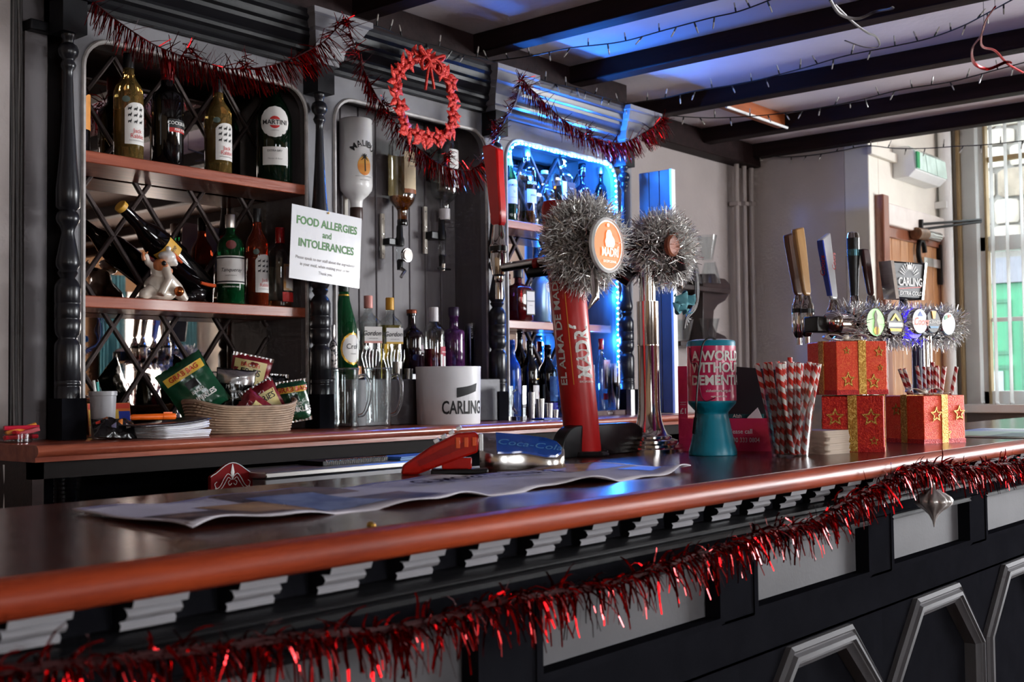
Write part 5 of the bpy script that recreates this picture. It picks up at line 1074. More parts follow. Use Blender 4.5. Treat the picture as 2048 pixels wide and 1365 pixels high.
# silver tinsel balls
def tinsel_ball(label, c, radii, n, l, rn, holes=()):
    t = thing('silver_tinsel', label, 'tinsel', c); g = G(); g2 = G(); loops = []
    for k in range(90):
        a = k*.55; loops.append((radii[0]*.55*cos(a), radii[1]*.55*sin(a*1.13+.4), radii[2]*.6*sin(a*.31)))
    G().tube(loops, .002, 4).o('core', m_tcore2, t)
    for k in range(n):
        th = rn.uniform(0, 2*pi); z = rn.uniform(-1, 1); s = math.sqrt(1-z*z); d = Vector((s*cos(th), s*sin(th), z)); u = rn.uniform(.45, .92)
        p = Vector((d.x*radii[0]*u, d.y*radii[1]*u, d.z*radii[2]*u))
        if any(((p-h).length < hr) for h, hr in holes): continue
        dd = (d*.8+Vector((rn.uniform(-1.1, 1.1), rn.uniform(-1.1, 1.1), rn.uniform(-1.1, 1.1)))).normalized()
        if any((((p+dd*l)-h).length < hr) for h, hr in holes): continue
        ribbon(g if rn.random() < .5 else g2, p, dd, rn.uniform(.5, 1)*l, .0024, .03, rn, 2, .25)
    strands('foil_strands', g, m_ts, t); strands('pale_strands', g2, m_ts2, t); return t
rn = random.Random(5)
C1 = AY(1168, 488, 1.575); hb = T0+BD-C1
tinsel_ball('silver tinsel bunched round the lit orange badge', C1, (.102, .095, .116), 9500, .036, rn, [(hb+Vector((0, -.03, 0)), .054), (hb+Vector((0, -.06, 0)), .058), (hb+Vector((-.03, -.09, 0)), .06)])
# ------------------------------------------------------------------ chrome beer column
C0 = AZ(1300, 903, BT); C0.z = BT
cc = thing('beer_column', 'chrome beer column on a stepped round base with black curved head', 'beer tap', C0); mc = MPP(C0)
G().lathe([(q*mc, z*mc) for q, z in ((72, 0), (72, 6), (66, 9), (66, 14), (56, 17), (56, 22), (44, 26), (44, 30), (36, 34), (30, 46), (25, 62), (22.5, 84), (22, 110), (22, 210), (22.6, 212), (22, 214), (22, 300))], 40).o('column', M('chrome_column', (206, 198, 192), .12, 1, noise=.06, stretch=(1, 1, .2)), cc, ang=40)
zc = 330*mc
hd = [(-.0, .045, zc+.02), (-.03, .10, zc+.075), (-.02, .05, zc+.10), (.0, 0, zc+.10), (.02, -.05, zc+.085), (.03, -.07, zc+.03)]
G().tube(fit(hd, 5), .022, 14).o('curved_head', M('head_black', (30, 20, 24), .12, coat=.5), cc, ang=60)
G().tube([(0, 0, 290*mc), (0, 0, zc+.06)], .02, 14).o('neck', m_chrome, cc)
BE = AY(1342, 492, 1.50)-C0
G().lathe([(.022, -.006), (.026, 0), (.026, .006), (.022, .01)], 36, m=Matrix.Rotation(R(90), 3, 'X')).o('badge', M('badge_amber', (150, 84, 56), .6, noise=.3, ns=30), cc, loc=BE)
C2 = AY(1324, 500, 1.56)
tinsel_ball('silver tinsel bunched round the head of the chrome beer column', C2, (.088, .084, .10), 8000, .034, rn)
# cable bundle with a teal cloth behind the column
cbn = thing('cable_bundle', 'twisted bundle of white edged cables with a teal cloth behind the chrome column', 'cables', AY(1375, 500, 1.70))
o0 = cbn.location.copy()
for k in range(9):
    f_ = k/8; pts = [AY(1362+6*f_, 492+4*k, 1.70), AY(1382+8*f_, 530, 1.71), AY(1390+8*f_, 575, 1.70+.01*sin(k)), AY(1384+10*f_, 615, 1.71), AY(1372+6*f_, 635, 1.70), AY(1368+16*f_, 660-3*k, 1.70)]
    G().tube([p-o0 for p in fit(pts, 5)], .0018, 5).o('cable', m_white if k % 2 else M('cable_dark', (50, 46, 50), .4), cbn)
G().tube([p-o0 for p in fit([AY(1362, 492, 1.70), AY(1350, 486, 1.66), C0+Vector((.012, 0, zc+.02))], 4)], .003, 6).o('cable', M('cable_dark', (50, 46, 50), .4), cbn)
def cloth(u, v):
    p = AY(1352+28*u+6*sin(v*7), 588+40*v+5*sin(u*9), 1.69); return p-o0+Vector((0, .012*sin(u*11+v*5), .006*sin(v*14)))
G().grid(cloth, 16, 16).o('cloth', M('teal_cloth', (100, 160, 170), .8, noise=.1), cbn, solid=.002)
# ------------------------------------------------------------------ soda tap head and red handle
SD = AZ(1045, 940, BT); SD.z = BT; ms = MPP(SD)
sd = thing('soda_tap', 'silver soda tap head with blue script plate lying on the bar', 'soda tap', SD, R(-48))
def teardrop(k, z, tilt=0):
    pts = [(-.082, .028), (-.082, -.024), (-.070, -.036), (-.052, -.040), (-.03, -.036), (-.005, -.028), (.02, -.030), (.045, -.034), (.068, -.03), (.080, -.014), (.082, .006), (.074, .024), (.052, .034), (.02, .036), (-.02, .036), (-.055, .034)]
    return [(x*k, y*k, z+tilt*(x)+(.5*(y))*(1 if tilt else 0)) for x, y in pts]
G().loft([teardrop(.97, 0), teardrop(1, .003), teardrop(1, .044, -.12), teardrop(.97, .0465, -.12)]).o('tap_shell', M('soft_chrome', (206, 200, 194), .22, 1, noise=.08), sd, ang=50)
def tear2(k, z, tilt): return [(max(-.05, x), y, z+tilt*max(-.05, x)+.5*y) for x, y, zz in teardrop(k, z, tilt)]
G().loft([tear2(.93, .0460, -.12), tear2(.92, .0495, -.12)]).o('blue_plate', M('plate_blue', (24, 84, 190), .15, noise=.05, coat=.6), sd, ang=30)
vs, fs = text_mesh('Coca-Cola', .029, .0, 'CENTER', .35)
g = G().add([(.013+x, y*.95-.002, .0505-.12*(.013+x)+.5*(y*.95-.002)) for x, y in vs], fs); me = g.mesh('lettering', M('script_pale', (96, 170, 226), .3), False, False); o = bpy.data.objects.new('lettering', me); COL.objects.link(o); o.parent = sd
RD = AZ(900, 950, BT); RD.z = BT
rd = thing('red_dispenser', 'translucent red plastic lever dispenser next to the soda tap', 'dispenser', RD+Vector((0, .02, 0)), R(-48)); mr_ = MPP(RD)
prf = [(-.075, .001), (-.045, .001), (.03, .028), (.066, .040), (.072, .066), (.062, .078), (.03, .076), (-.02, .052), (-.072, .018)]
m_rdp = M('red_translucent', (214, 30, 18), .18, noise=.1, trans=.35, coat=.4)
G().ext(prf, -.017, .017, 'y').o('lever', m_rdp, rd, bevel=.004)
G().ext([(-.04, .016), (.025, .043), (.045, .05), (.045, .06), (.02, .055), (-.045, .026)], -.019, -.0165, 'y').o('lever_rib', M('red_deep', (150, 16, 14), .25, coat=.3), rd)
for k in range(3): G().box(.026+.015*k, .034+.015*k, -.0195, -.0168, .048+.002*k, .068).o('grip_rib', M('amber_rib', (236, 96, 50), .25, coat=.3), rd, bevel=.001)
G().box(.068, .076, -.018, .018, .042, .074).o('end_plate', m_white, rd, bevel=.002)
for k in range(4): G().obox((-.01+.014*k, 0, .062+.0075*k), (.010, .026, .007), Matrix.Rotation(R(-28), 3, 'Y')).o('key', m_white, rd, bevel=.001)
G().box(-.02, .085, -.02, .02, 0.0, .010).o('foot', m_blk, rd, bevel=.003); G().box(.0, .055, -.012, .012, .01, .03).o('pedestal', m_rdp, rd, bevel=.002)
# ------------------------------------------------------------------ charity things
K0 = AZ(1426, 911, BT); K0.z = BT; mk = MPP(K0)
tn = thing('collection_tin', 'turquoise collection tin with pink label on the bar', 'collection tin', K0)
m_teal = M('turquoise_plastic', (12, 134, 160), .35, noise=.04)
zz = lambda y: (915-y)*mk
G().lathe([(q*mk, zz(y)) for q, y in ((46, 915), (48, 913), (48, 906), (44, 893), (39, 870), (34, 845), (31.5, 834), (32, 829), (38, 822), (47, 812), (48, 808), (48, 690), (46, 686))], 44).o('tin_body', m_teal, tn, ang=35)
tlb = G().lathe([(48.6*mk, zz(806)), (48.6*mk, zz(697))], 44, cap0=False, cap1=False).o('label', M('charity_pink', (206, 24, 92), .35, noise=.05, coat=.3), tn)
G().lathe([(46*mk, zz(686)), (30*mk, zz(683)), (2*mk, zz(682))], 40).o('lid', m_white, tn)
an = R(-43)
for s, y, sz in (('A WORLD', 718, 26), ('WITHOUT', 741, 26), ('DEMENTIA', 766, 26), ('alzheimers.org.uk', 786, 8), ('registered charity', 797, 5)): text(s, sz*mk*1.02, m_wht, tlb, (0, 0, zz(y)), wrap=48.6*mk+.002, bold=.035 if sz > 10 else .01, ang=an, sx=.92)
lp = [(-8, 690, -40), (-14, 680, -38), (10, 683, -30), (-20, 684, -44)]
e1 = [Vector((x*mk, z_*mk, zz(y))) for x, y, z_ in ()]
dirc = (Vector((0, 0, 0))-Vector((K0.x, K0.y, 0))).normalized(); side = Vector((-dirc.y, dirc.x, 0))
if side.dot(CR) < 0: side = -side
cord = lambda sx_, y, d: side*(sx_*mk)+dirc*(d*mk)+Vector((0, 0, zz(y)))
G().tube(fit([cord(14, 690, 30), cord(6, 683, 40), cord(-6, 683, 48), cord(-16, 695, 52), cord(-22, 730, 54), cord(-27, 770, 56), cord(-31, 815, 58), cord(-33, 840, 50)], 5), .0022, 6).o('cord', m_blk, tn)
G().tube([cord(-33, 838, 50), cord(-37, 870, 40)], .0035, 6).o('cord_end', m_blk, tn)
G().tube(fit([cord(-42, 700, 27), cord(-40, 730, 31), cord(-28, 735, 42), cord(-22, 790, 47), cord(-12, 806, 50), cord(6, 800, 50)], 5), .0012, 5).o('cord_shadow_loop', M('cord_shadow', (110, 20, 60), .5), tn)  # thin dark pink tube drawn on the label as the cord's shadow
# pink display box behind the tin
a, b = AZ(1358, 903, BT), AZ(1546, 904, BT); a.z = b.z = BT; ux = (b-a); wB = ux.length; an2 = math.atan2(ux.y, ux.x)
bx_ = thing('leaflet_box', 'pink charity display box with phone number behind the turquoise tin', 'display box', a, an2); mbx = MPP((a+b)/2)
m_pink = M('charity_card', (204, 28, 104), .5, noise=.1, c2=(214, 50, 70), ns=6)
h1 = 66*mbx; h2 = 172*mbx
G().box(0, wB, 0, .002, 0, h1).o('front_panel', m_pink, bx_); G().box(0, .002, .002, .07, 0, h2*.95).o('side_panel', m_pink, bx_); G().box(wB-.002, wB, .002, .07, 0, h1).o('side_panel', m_pink, bx_)
G().box(0, .022, 0.003, .005, h1, h2).o('side_flap', m_pink, bx_); G().ext([(.11, 0), (wB+.01, 0), (wB+.015, h2*.94), (.11, h2*1.0)], .066, .07, 'y').o('back_panel', M('slate_black', (34, 33, 38), .6), bx_)
G().ext([(wB*.58, h1*.5), (wB*.93, h1*.7), (wB*.84, h1*1.32), (wB*.74, h1*1.05)], .02, .022, 'y').o('leaflet', m_paper, bx_)
G().box(wB*.3, wB*.9, .026, .028, h1*.4, h1*1.12).o('leaflet', M('leaflet_teal', (20, 90, 90), .5), bx_); text('Alzh', .012, m_wht, bx_, (wB*.62, .0255, h1*1.06))
text('For support please call', .0155, m_wht, bx_, (wB*.50, -.001, h1*.60), bold=.012, sx=.9); text('Alzheimer\u2019s Line 0330 333 0804', .0155, m_wht, bx_, (wB*.50, -.001, h1*.34), bold=.012, sx=.80)
text('\u00a31', .018, m_wht, bx_, (.012, .0022, h1*1.22), bold=.02); text('suggested', .004, m_wht, bx_, (.011, .0022, h1*1.5)); text('donation', .004, m_wht, bx_, (.011, .0022, h1*1.43))
o = thing('menu_stand', 'dark menu stand card behind the straws', 'menu', AZ(1648, 893, BT)); o.location.z = BT; o.rotation_euler = (0, 0, R(-42))
G().ext([(-.05, 0), (.05, 0), (.045, .15), (-.045, .15)], -.002, .002, 'y').o('card', M('menu_dark', (40, 32, 36), .4, c2=(90, 70, 60), ns=14), o); G().box(-.05, .05, -.02, .02, 0, .006).o('foot', m_blk, o)
# ------------------------------------------------------------------ paper straws
def candy(name, c1, c2):
    if name in MATS: return MATS[name]
    m = bpy.data.materials.new(name); m.use_nodes = True; t = m.node_tree; b = t.nodes['Principled BSDF']; b.inputs['Roughness'].default_value = .55
    tc = t.nodes.new('ShaderNodeTexCoord'); sp = t.nodes.new('ShaderNodeSeparateXYZ'); t.links.new(tc.outputs['Object'], sp.inputs[0])
    at = t.nodes.new('ShaderNodeMath'); at.operation = 'ARCTAN2'; t.links.new(sp.outputs[1], at.inputs[0]); t.links.new(sp.outputs[0], at.inputs[1])
    d = t.nodes.new('ShaderNodeMath'); d.operation = 'MULTIPLY'; d.inputs[1].default_value = 1/(2*pi); t.links.new(at.outputs[0], d.inputs[0])
    z = t.nodes.new('ShaderNodeMath'); z.operation = 'MULTIPLY_ADD'; z.inputs[1].default_value = 38; t.links.new(sp.outputs[2], z.inputs[0]); t.links.new(d.outputs[0], z.inputs[2])
    f = t.nodes.new('ShaderNodeMath'); f.operation = 'FRACT'; t.links.new(z.outputs[0], f.inputs[0])
    g = t.nodes.new('ShaderNodeMath'); g.operation = 'GREATER_THAN'; g.inputs[1].default_value = .5; t.links.new(f.outputs[0], g.inputs[0])
    mx = t.nodes.new('ShaderNodeMix'); mx.data_type = 'RGBA'; mx.inputs[6].default_value = (*lin(c1), 1); mx.inputs[7].default_value = (*lin(c2), 1)
    t.links.new(g.outputs[0], mx.inputs[0]); t.links.new(mx.outputs[2], b.inputs['Base Color']); MATS[name] = m; return m
m_straw = candy('striped_paper', (236, 230, 224), (214, 44, 24)); m_straw2 = candy('striped_paper_dark', (222, 212, 204), (176, 24, 26))
def straw_cup(cl, sl, grp, base, rb, rt, H, n, mat, rn, up=.2, tilt=1):
    t = thing('straw_cup', cl, 'plastic cup', base)
    G().lathe([(rb, 0), (rb*1.02, .004), (rb+(rt-rb)*.62, H*.66), (rb+(rt-rb)*.70, H*.68), (rt, H), (rt*1.04, H), (rt*.98, H-.002), (rb+(rt-rb)*.6, H*.64), (rb*.98, .005)], 30).o('cup', m_cupp, t, ang=40)
    me = G().lathe([(.0052, 0), (.0052, .2), (.0044, .2), (.0044, .15)], 12, cap1=False).mesh('straw', mat)
    for k in range(n):
        a = 2.4*k; q = math.sqrt((k+.5)/n); p0 = Vector((rb*.8*q*cos(a+rn.uniform(-.5, .5)), rb*.8*q*sin(a+rn.uniform(-.5, .5)), .0045))
        a2 = a+rn.uniform(-.6, .6); p1 = Vector((rt*.88*q*cos(a2), rt*.88*q*sin(a2), H)); d = (p1-p0).normalized(); d = Vector((d.x*tilt, d.y*tilt, d.z)).normalized()
        o = bpy.data.objects.new('paper_straw', me); COL.objects.link(o); o.location = Vector(base)+p0+(Vector((0, 0, .012)) if k == 0 else Vector((0, 0, rn.uniform(0, .004)))); o.rotation_euler = d.to_track_quat('Z', 'Y').to_euler()
        tag(o, sl, 'straw', grp)
rn = random.Random(21)
U0 = AZ(1581, 914, BT); U0.z = BT+.0005; mu = MPP(U0)
straw_cup('clear plastic cup of striped straws beside the turquoise tin', 'red and white striped paper straw in the cup beside the turquoise tin', 'straws beside the tin', U0, 36*mu, 53*mu, 136*mu, 28, m_straw, rn, tilt=1.45)
U1 = AZ(1862, 876, BT); U1.z = BT+.0005; mu1 = MPP(U1)
straw_cup('clear plastic cup of striped straws behind the right present', 'dark red striped paper straw in the cup behind the right present', 'straws behind the present', U1, 30*mu1, 46*mu1, 75*mu1, 14, m_straw2, rn, tilt=1.3)
# ------------------------------------------------------------------ stack of beer mats
D0 = AZ(1668, 908, BT); D0.z = BT; md_ = MPP(D0)
m_mat = M('mat_board', (206, 188, 170), .75, noise=.06); mtop = M('mat_print', (186, 150, 130), .6, noise=.25, ns=30)
wm = .094
rr_ = [(wm/2-.008+.008*cos(a), wm/2-.008+.008*sin(a)) for a in (0, pi/6, pi/3, pi/2)]
ol = rr_+[(-y, x) for x, y in rr_]+[(-x, -y) for x, y in rr_]+[(y, -x) for x, y in rr_]
me = G().ext(ol, 0, .0046, 'z').mesh('beer_mat', m_mat)
for k in range(11):
    o = bpy.data.objects.new('beer_mat', me); COL.objects.link(o); o.location = D0+Vector((rn.uniform(-.002, .002), rn.uniform(-.002, .002)+.03, .0005+.0048*k)); o.rotation_euler = (0, 0, R(-8+rn.uniform(-3, 3)))
    tag(o, 'cardboard beer mat in the stack between the straws and the presents', 'beer mat', 'stacked beer mats')
# ------------------------------------------------------------------ presents
def glitter(name, c, c2, rough=.35, metal=.2, ns=260):
    return M(name, c, rough, metal, c2=c2, ns=ns, nd=1, lo=.45, hi=.72, bump=.3, bs=400)
m_gr_ = [glitter('present_red', (200, 26, 20), (236, 70, 40)), glitter('present_orange', (240, 66, 30), (252, 108, 56)), glitter('present_deep_red', (184, 14, 18), (226, 50, 40))]
m_gold2 = glitter('gold_glitter', (176, 124, 46), (236, 196, 110), .3, .7, 300); m_rib = M('satin_ribbon', (232, 220, 204), .3, noise=.05, coat=.3)
def star(r, n=5):
    P = lambda k, q: (q*sin(k*pi/n), q*cos(k*pi/n))
    return [P(k, r if k % 2 == 0 else r*.48) for k in range(2*n)], [P(k, r*.62 if k % 2 == 0 else r*.28) for k in range(2*n)]
def present(label, base, rz, w, d, h, mat, mat2, stars, bow=True):
    t = thing('present_box', label, 'present', base, rz)
    G().box(-w/2, w/2, -d/2, d/2, 0, h).o('box', mat, t, bevel=.002); G().box(-w/2-.0012, w/2+.0012, -d/2-.0012, d/2+.0012, h*.0, h*.09).o('base_band', m_gr_[2], t)
    b_ = w*.075
    G().box(-b_, b_, -d/2-.0022, d/2+.0022, .001, h+.0015).o('ribbon_band', m_gold2, t); G().box(-w/2-.0022, w/2+.0022, -b_, b_, .001, h+.0016).o('ribbon_band', m_gold2, t)
    for (x, z, s, f) in stars:
        o_, i_ = star(s*w); g = G().plate(o_, i_, -.002, .0015); g.o('star', m_gold2, t, loc=(x*w, -d/2, z*h) if f == 0 else (-w/2, x*d, z*h), rot=(0, 0, 0) if f == 0 else (0, 0, R(-90)))
    # satin bow lying on top
    if not bow: return t
    for s in (-1, 1):
        lp = [(0, 0, h+.004), (s*.02, .006, h+.016), (s*.046, .004, h+.018), (s*.058, 0, h+.010), (s*.044, -.004, h+.005), (s*.018, -.002, h+.006), (0, 0, h+.006)]
        g = G(); pp = fit(lp, 4); g.loft([[(p.x, p.y-.010, p.z), (p.x, p.y+.010, p.z)] for p in pp], False, False, False); g.o('bow_loop', m_rib, t, solid=.0008)
        g = G(); pp = fit([(0, 0, h+.005), (s*.03, -.02, h+.004), (s*.056, -.035, h+.006)], 4); g.loft([[(p.x-.006, p.y-.004, p.z), (p.x+.006, p.y+.004, p.z+.001)] for p in pp], False, False, False); g.o('bow_tail', m_rib, t, solid=.0008)
    G().lathe([(.004, 0), (.008, .004), (.008, .010), (.004, .014)], 12).o('bow_knot', m_rib, t, loc=(0, 0, h+.003))
    return t
st = [(-.28, .62, .16, 0), (.30, .62, .16, 0), (-.1, .2, .10, 0), (.34, .2, .08, 0), (-.3, .5, .12, 1), (.3, .6, .12, 1)]
Q0 = AZ(1730, 905, BT); Q0.z = BT; mq = MPP(Q0)
wq = 112*mq/.92
h0 = 112*mq
rz1 = -.90
ctr = Q0+Vector((.045, .045, .0005))
present('glittery red present box with gold stars at the bottom left of the pile', ctr, rz1-.3, wq*.98, wq*.9, h0, m_gr_[0], m_gr_[2], st, False)
ctr2 = ctr+Vector((-.006, .012, h0+.003))
present('orange red present box stacked on top of another present', ctr2, rz1+.32, wq*.96, wq*.9, 108*mq, m_gr_[1], m_gr_[2], [(-.3, .82, .07, 0), (.34, .80, .10, 0), (-.28, .28, .14, 0), (.22, .24, .14, 0), (.36, .5, .06, 0)])
Q1 = AZ(1872, 888, BT); Q1.z = BT; mq1 = MPP(Q1)
present('shiny red present box under the right cup of straws side of the pile', Q1+Vector((.06, .05, .0005)), -.42, 112*mq1, 105*mq1, 96*mq1, m_gr_[1], m_gr_[2], [(-.2, .6, .15, 0), (.36, .62, .15, 0), (.05, .2, .12, 0), (.2, .7, .12, 1)])
# flyers at the far end of the bar
f0 = thing('flyer', 'pale green printed flyer lying on the far end of the bar', 'flyer', AZ(2000, 868, BT)); f0.location.z = BT+.0008
G().grid(lambda u, v: ((u-.5)*.62, (v-.5)*.32, .002+.001*sin(u*7)), 10, 4).o('sheet', M('flyer_paper', (214, 220, 212), .4, noise=.04), f0, solid=.001)
G().box(-.28, .05, -.14, .12, .0036, .0042).o('green_print', M('flyer_green', (176, 200, 168), .4), f0); G().box(-.30, -.05, -.155, -.05, .0044, .0048).o('dark_print', M('flyer_teal', (90, 110, 112), .4), f0)
# ------------------------------------------------------------------ bank of beer taps on the bridge font
D = Vector((.96, -.28, 0)); N = Vector((-.28, -.96, 0)); P0 = Vector((3.05, 1.45, 0)); rzB = math.atan2(D.y, D.x)
def tb(x, off=0):
    """point on the bridge line seen at pixel column x, pushed towards the room by off"""
    d = ray(x, 645); o = P0+N*off; den = d.x*D.y-d.y*D.x; t = (d.y*o.x-d.x*o.y)/den; return o+D*t
zB = 1.425
bf_ = thing('beer_font', 'bridge beer font with round lit badges and tall tap handles', 'beer tap', (P0.x, P0.y, BT), rzB)
def Lb(p, z): v = Vector((p.x-P0.x, p.y-P0.y, 0)); return Vector((v.dot(D), v.dot(-N), z-BT))
xa, xb_ = Lb(tb(1668), 0).x, Lb(tb(1900), 0).x
G().tube([(xa, 0, zB-BT), (xb_, 0, zB-BT)], .034, 20).o('bridge_tube', m_chrome, bf_)
G().lathe([(sin(pi*k/14)*.032, -cos(pi*k/14)*.032) for k in range(1, 14)], 28).o('end_ball', m_chrome, bf_, loc=(xa-.004, 0, zB-BT+.008))
for x, mm in ((1835, M('navy_gloss', (26, 24, 70), .25, coat=.4)), (1850, m_chrome), (1720, m_chrome)):
    q = Lb(tb(x), 0); G().lathe([(.036, 0), (.036, .006), (.022, .012), (.019, .03), (.019, zB-BT-.02)], 24).o('column_leg', mm, bf_, loc=(q.x, .0, 0))
def badge(x, y, r, face, prints, off=.055):
    q = tb(x, off); z = (AY(x, y, q.y)).z; L = Lb(q, z)
    G().lathe([(r, -.014), (r*1.06, -.008), (r*1.06, .002), (r*.98, .007), (r*.94, .004)], 32, m=Rx, cap1=False).o('badge_rim', m_chrome, bf_, loc=L)
    rim = [c for c in bf_.children if c.name.startswith('badge_rim')][-1]
    G().lathe([(r*.95, -.003), (r*.95, .0055)], 32, m=Rx).o('badge_face', face, rim)
    G().tube([L+Vector((0, .014, 0)), Vector((L.x, 0, L.z))], .012, 10).o('badge_stem', m_blk, bf_)
    for fn in prints: fn(rim, Vector((0, -.0072, 0)), r)
def pr_text(s, dx, dz, sz, mt, **k): return lambda rim, L, r: text(s, sz*r, mt, rim, L+Vector((dx*r, 0, dz*r)), **k)
def pr_poly(pts, mt, d=0): return lambda rim, L, r: G().ext([(x*r, z*r) for x, z in pts], -.0008-d, .0006, 'y').o('badge_print', mt, rim, loc=L)
ci = lambda r, cx=0, cz=0: [(cx+r*cos(k*pi/8), cz+r*sin(k*pi/8)) for k in range(16)]
m_org = M('print_orange', (230, 80, 30), .4, emit=.3); m_bl = M('print_blue', (30, 80, 180), .4); m_gp = M('print_green', (60, 150, 80), .4)
badge(1748, 645, .040, M('badge_green', (170, 226, 150), .3, noise=.15, emit=.5), [pr_poly([(-.1, -.9), (-.22, -.3), (-.12, .1), (-.2, .5), (0, .85), (.16, .5), (.1, .1), (.24, -.3), (.2, -.9)], M('print_brown', (96, 70, 30), .4)), pr_poly(ci(.3, .05, -.6), m_gold)])
badge(1787, 645, .037, M('badge_black', (30, 26, 26), .3, coat=.5), [pr_poly([(-.6, .1), (0, .7), (.6, .1), (.35, .1), (0, .42), (-.35, .1)], M('print_yellow', (226, 200, 90), .3, emit=.4)), pr_poly([(-.8, -.35), (.8, -.35), (.8, -.05), (-.8, -.05)], M('badge_white', (255, 246, 240), .4, emit=.9)), pr_poly([(-.6, -.7), (.6, -.7), (.7, -.5), (-.7, -.5)], m_gold)])
badge(1837, 643, .0365, M('badge_pale', (226, 234, 240), .3, emit=.45), [pr_text('Coors', .1, -.05, .85, m_org, bold=.03, shear=.3, sx=.85), pr_poly([(-.3, .4), (0, .8), (.3, .4)], m_bl)])
badge(1864, 643, .035, M('badge_black', (30, 26, 26), .3, coat=.5), [pr_text('GUINNESS', .1, -.1, .42, m_wht, bold=.02, sx=.8), pr_poly([(-.15, .2), (.15, .2), (.3, .85), (-.3, .85)], M('print_amber', (232, 160, 70), .3, emit=.4)), pr_poly([(-.5, -.6), (.5, -.6), (.6, -.42), (-.6, -.42)], M('print_cyan', (40, 130, 180), .3))])
badge(1894, 648, .034, M('badge_pale', (226, 234, 240), .3, emit=.45), [pr_poly([(-.6, .3), (-.15, .5), (-.25, .75), (-.6, .65)], m_gp), pr_poly([(-.1, .5), (.25, .6), (.3, .8), (-.1, .8)], m_org)], off=.05)
q = tb(1829, .035); G().tube([Lb(q, zB+.006), Lb(q, zB+.006)+Vector((0, .03, 0))], .043, 28).o('blue_glow_housing', M('blue_glow', (60, 40, 230), .3, emit=1.2), bf_)
# tap bodies and handles on the staff side
def tapset(x, ytap, yb, yt, w, build, off=-.10):
    q = tb(x, off); L = Lb(q, BT); z0 = AY(x, ytap, q.y).z-BT; z1 = AY(x, yb, q.y).z-BT; z2 = AY(x, yt, q.y).z-BT
    G().tube([(L.x, 0, zB-BT), (L.x, L.y, zB-BT+.002)], .012, 12).o('tap_arm', m_chrome, bf_)
    G().lathe([(.008, z0), (.009, z0+.02), (.014, z0+.025), (.02, z0+.04), (.02, z1-.03), (.015, z1-.02), (.011, z1)], 18).o('tap_body', m_chrome, bf_, loc=(L.x, L.y, 0), ang=40)
    G().lathe([(.0205, z1-.05), (.0205, z1-.038)], 18).o('tap_band', m_blk, bf_, loc=(L.x, L.y, 0))
    build(L, z1, z2, w*MPP(q+Vector((0, 0, 1.4)))/2)
def paddle(mat, lean=0, top=.0, d=.5, name='tap_handle', bev=.004):
    def f(L, z1, z2, w):
        h = z2-z1; rg = lambda t, k: [(L.x+sx*w*k, L.y+sy*w*d*k+lean*t, z1+h*t+(top*h*(sx > 0) if t == 1 else 0)) for sx, sy in ((-1, -1), (1, -1), (1, 1), (-1, 1))]
        G().loft([rg(0, .5), rg(.06, .72), rg(.5, .9), rg(.85, 1), rg(1, .95)]).o(name, mat, bf_, bevel=bev)
    return f
m_hw = wood('handle_walnut', (120, 74, 48), (90, 54, 36), .35, .3, (10, 10, 1)); m_hg = wood('handle_gold', (196, 150, 92), (168, 122, 70), .3, .4, (10, 10, 1))
tapset(1598, 690, 592, 470, 27, paddle(m_hw, .03, .06), -.13); tapset(1615, 688, 592, 458, 27, paddle(m_hg, .03, .04), -.09)
q = tb(1645, -.03); G().obox(Lb(q, zB), (.10, .05, .045)).o('tap_block', m_blk, bf_, bevel=.004)
def coors(L, z1, z2, w):
    paddle(M('handle_white', (226, 228, 232), .3, coat=.4), .03, .12)(L, z1, z2, w)
    h = z2-z1; G().loft([[(L.x-w*k-.002, L.y-w*.5*k+.03*t-.001, z1+h*t), (L.x-w*k-.002, L.y+w*.5*k+.03*t+.001, z1+h*t), (L.x-w*k+.003, L.y+w*.5*k+.03*t+.001, z1+h*t), (L.x-w*k+.003, L.y-w*.5*k+.03*t-.001, z1+h*t)] for t, k in ((.06, .72), (.5, .9), (.85, 1), (.98, .95))]).o('blue_side', M('handle_blue', (20, 60, 180), .3, coat=.4), bf_)
    text('Coors', w*1.0, m_red2, bf_, (L.x+w*.1, L.y-w*.5+.006, z1+h*.62), rot=(R(90), R(-90), 0), shear=.3)
    text('Coors', w*1.2, m_red2, bf_, (L.x-w-.003, L.y+.018, z1+h*.55), rot=(R(90), R(-90), R(-90)), shear=.3)
tapset(1668, 690, 600, 478, 27, coors, -.10)
def blackh(L, z1, z2, w):
    h = z2-z1; G().lathe([(w*.6, z1), (w*.75, z1+h*.3), (w*.95, z1+h*.62), (w*.98, z1+h*.9)], 18).o('tap_handle', m_blk, bf_, loc=(L.x, L.y, 0)); G().lathe([(w*.97, z1+h*.62), (w*.97, z1+h*.72)], 18).o('handle_ring', M('ring_teal', (70, 110, 120), .2, .6), bf_, loc=(L.x, L.y, 0)); G().lathe([(w*.98, z1+h*.9), (w*.8, z1+h*.98), (w*.4, z1+h)], 18).o('handle_top', m_chrome, bf_, loc=(L.x, L.y, 0))
tapset(1710, 680, 592, 465, 26, blackh, -.10)
tapset(1743, 680, 592, 498, 22, paddle(M('handle_maroon', (60, 26, 24), .3, coat=.3), .02, 0), -.06)
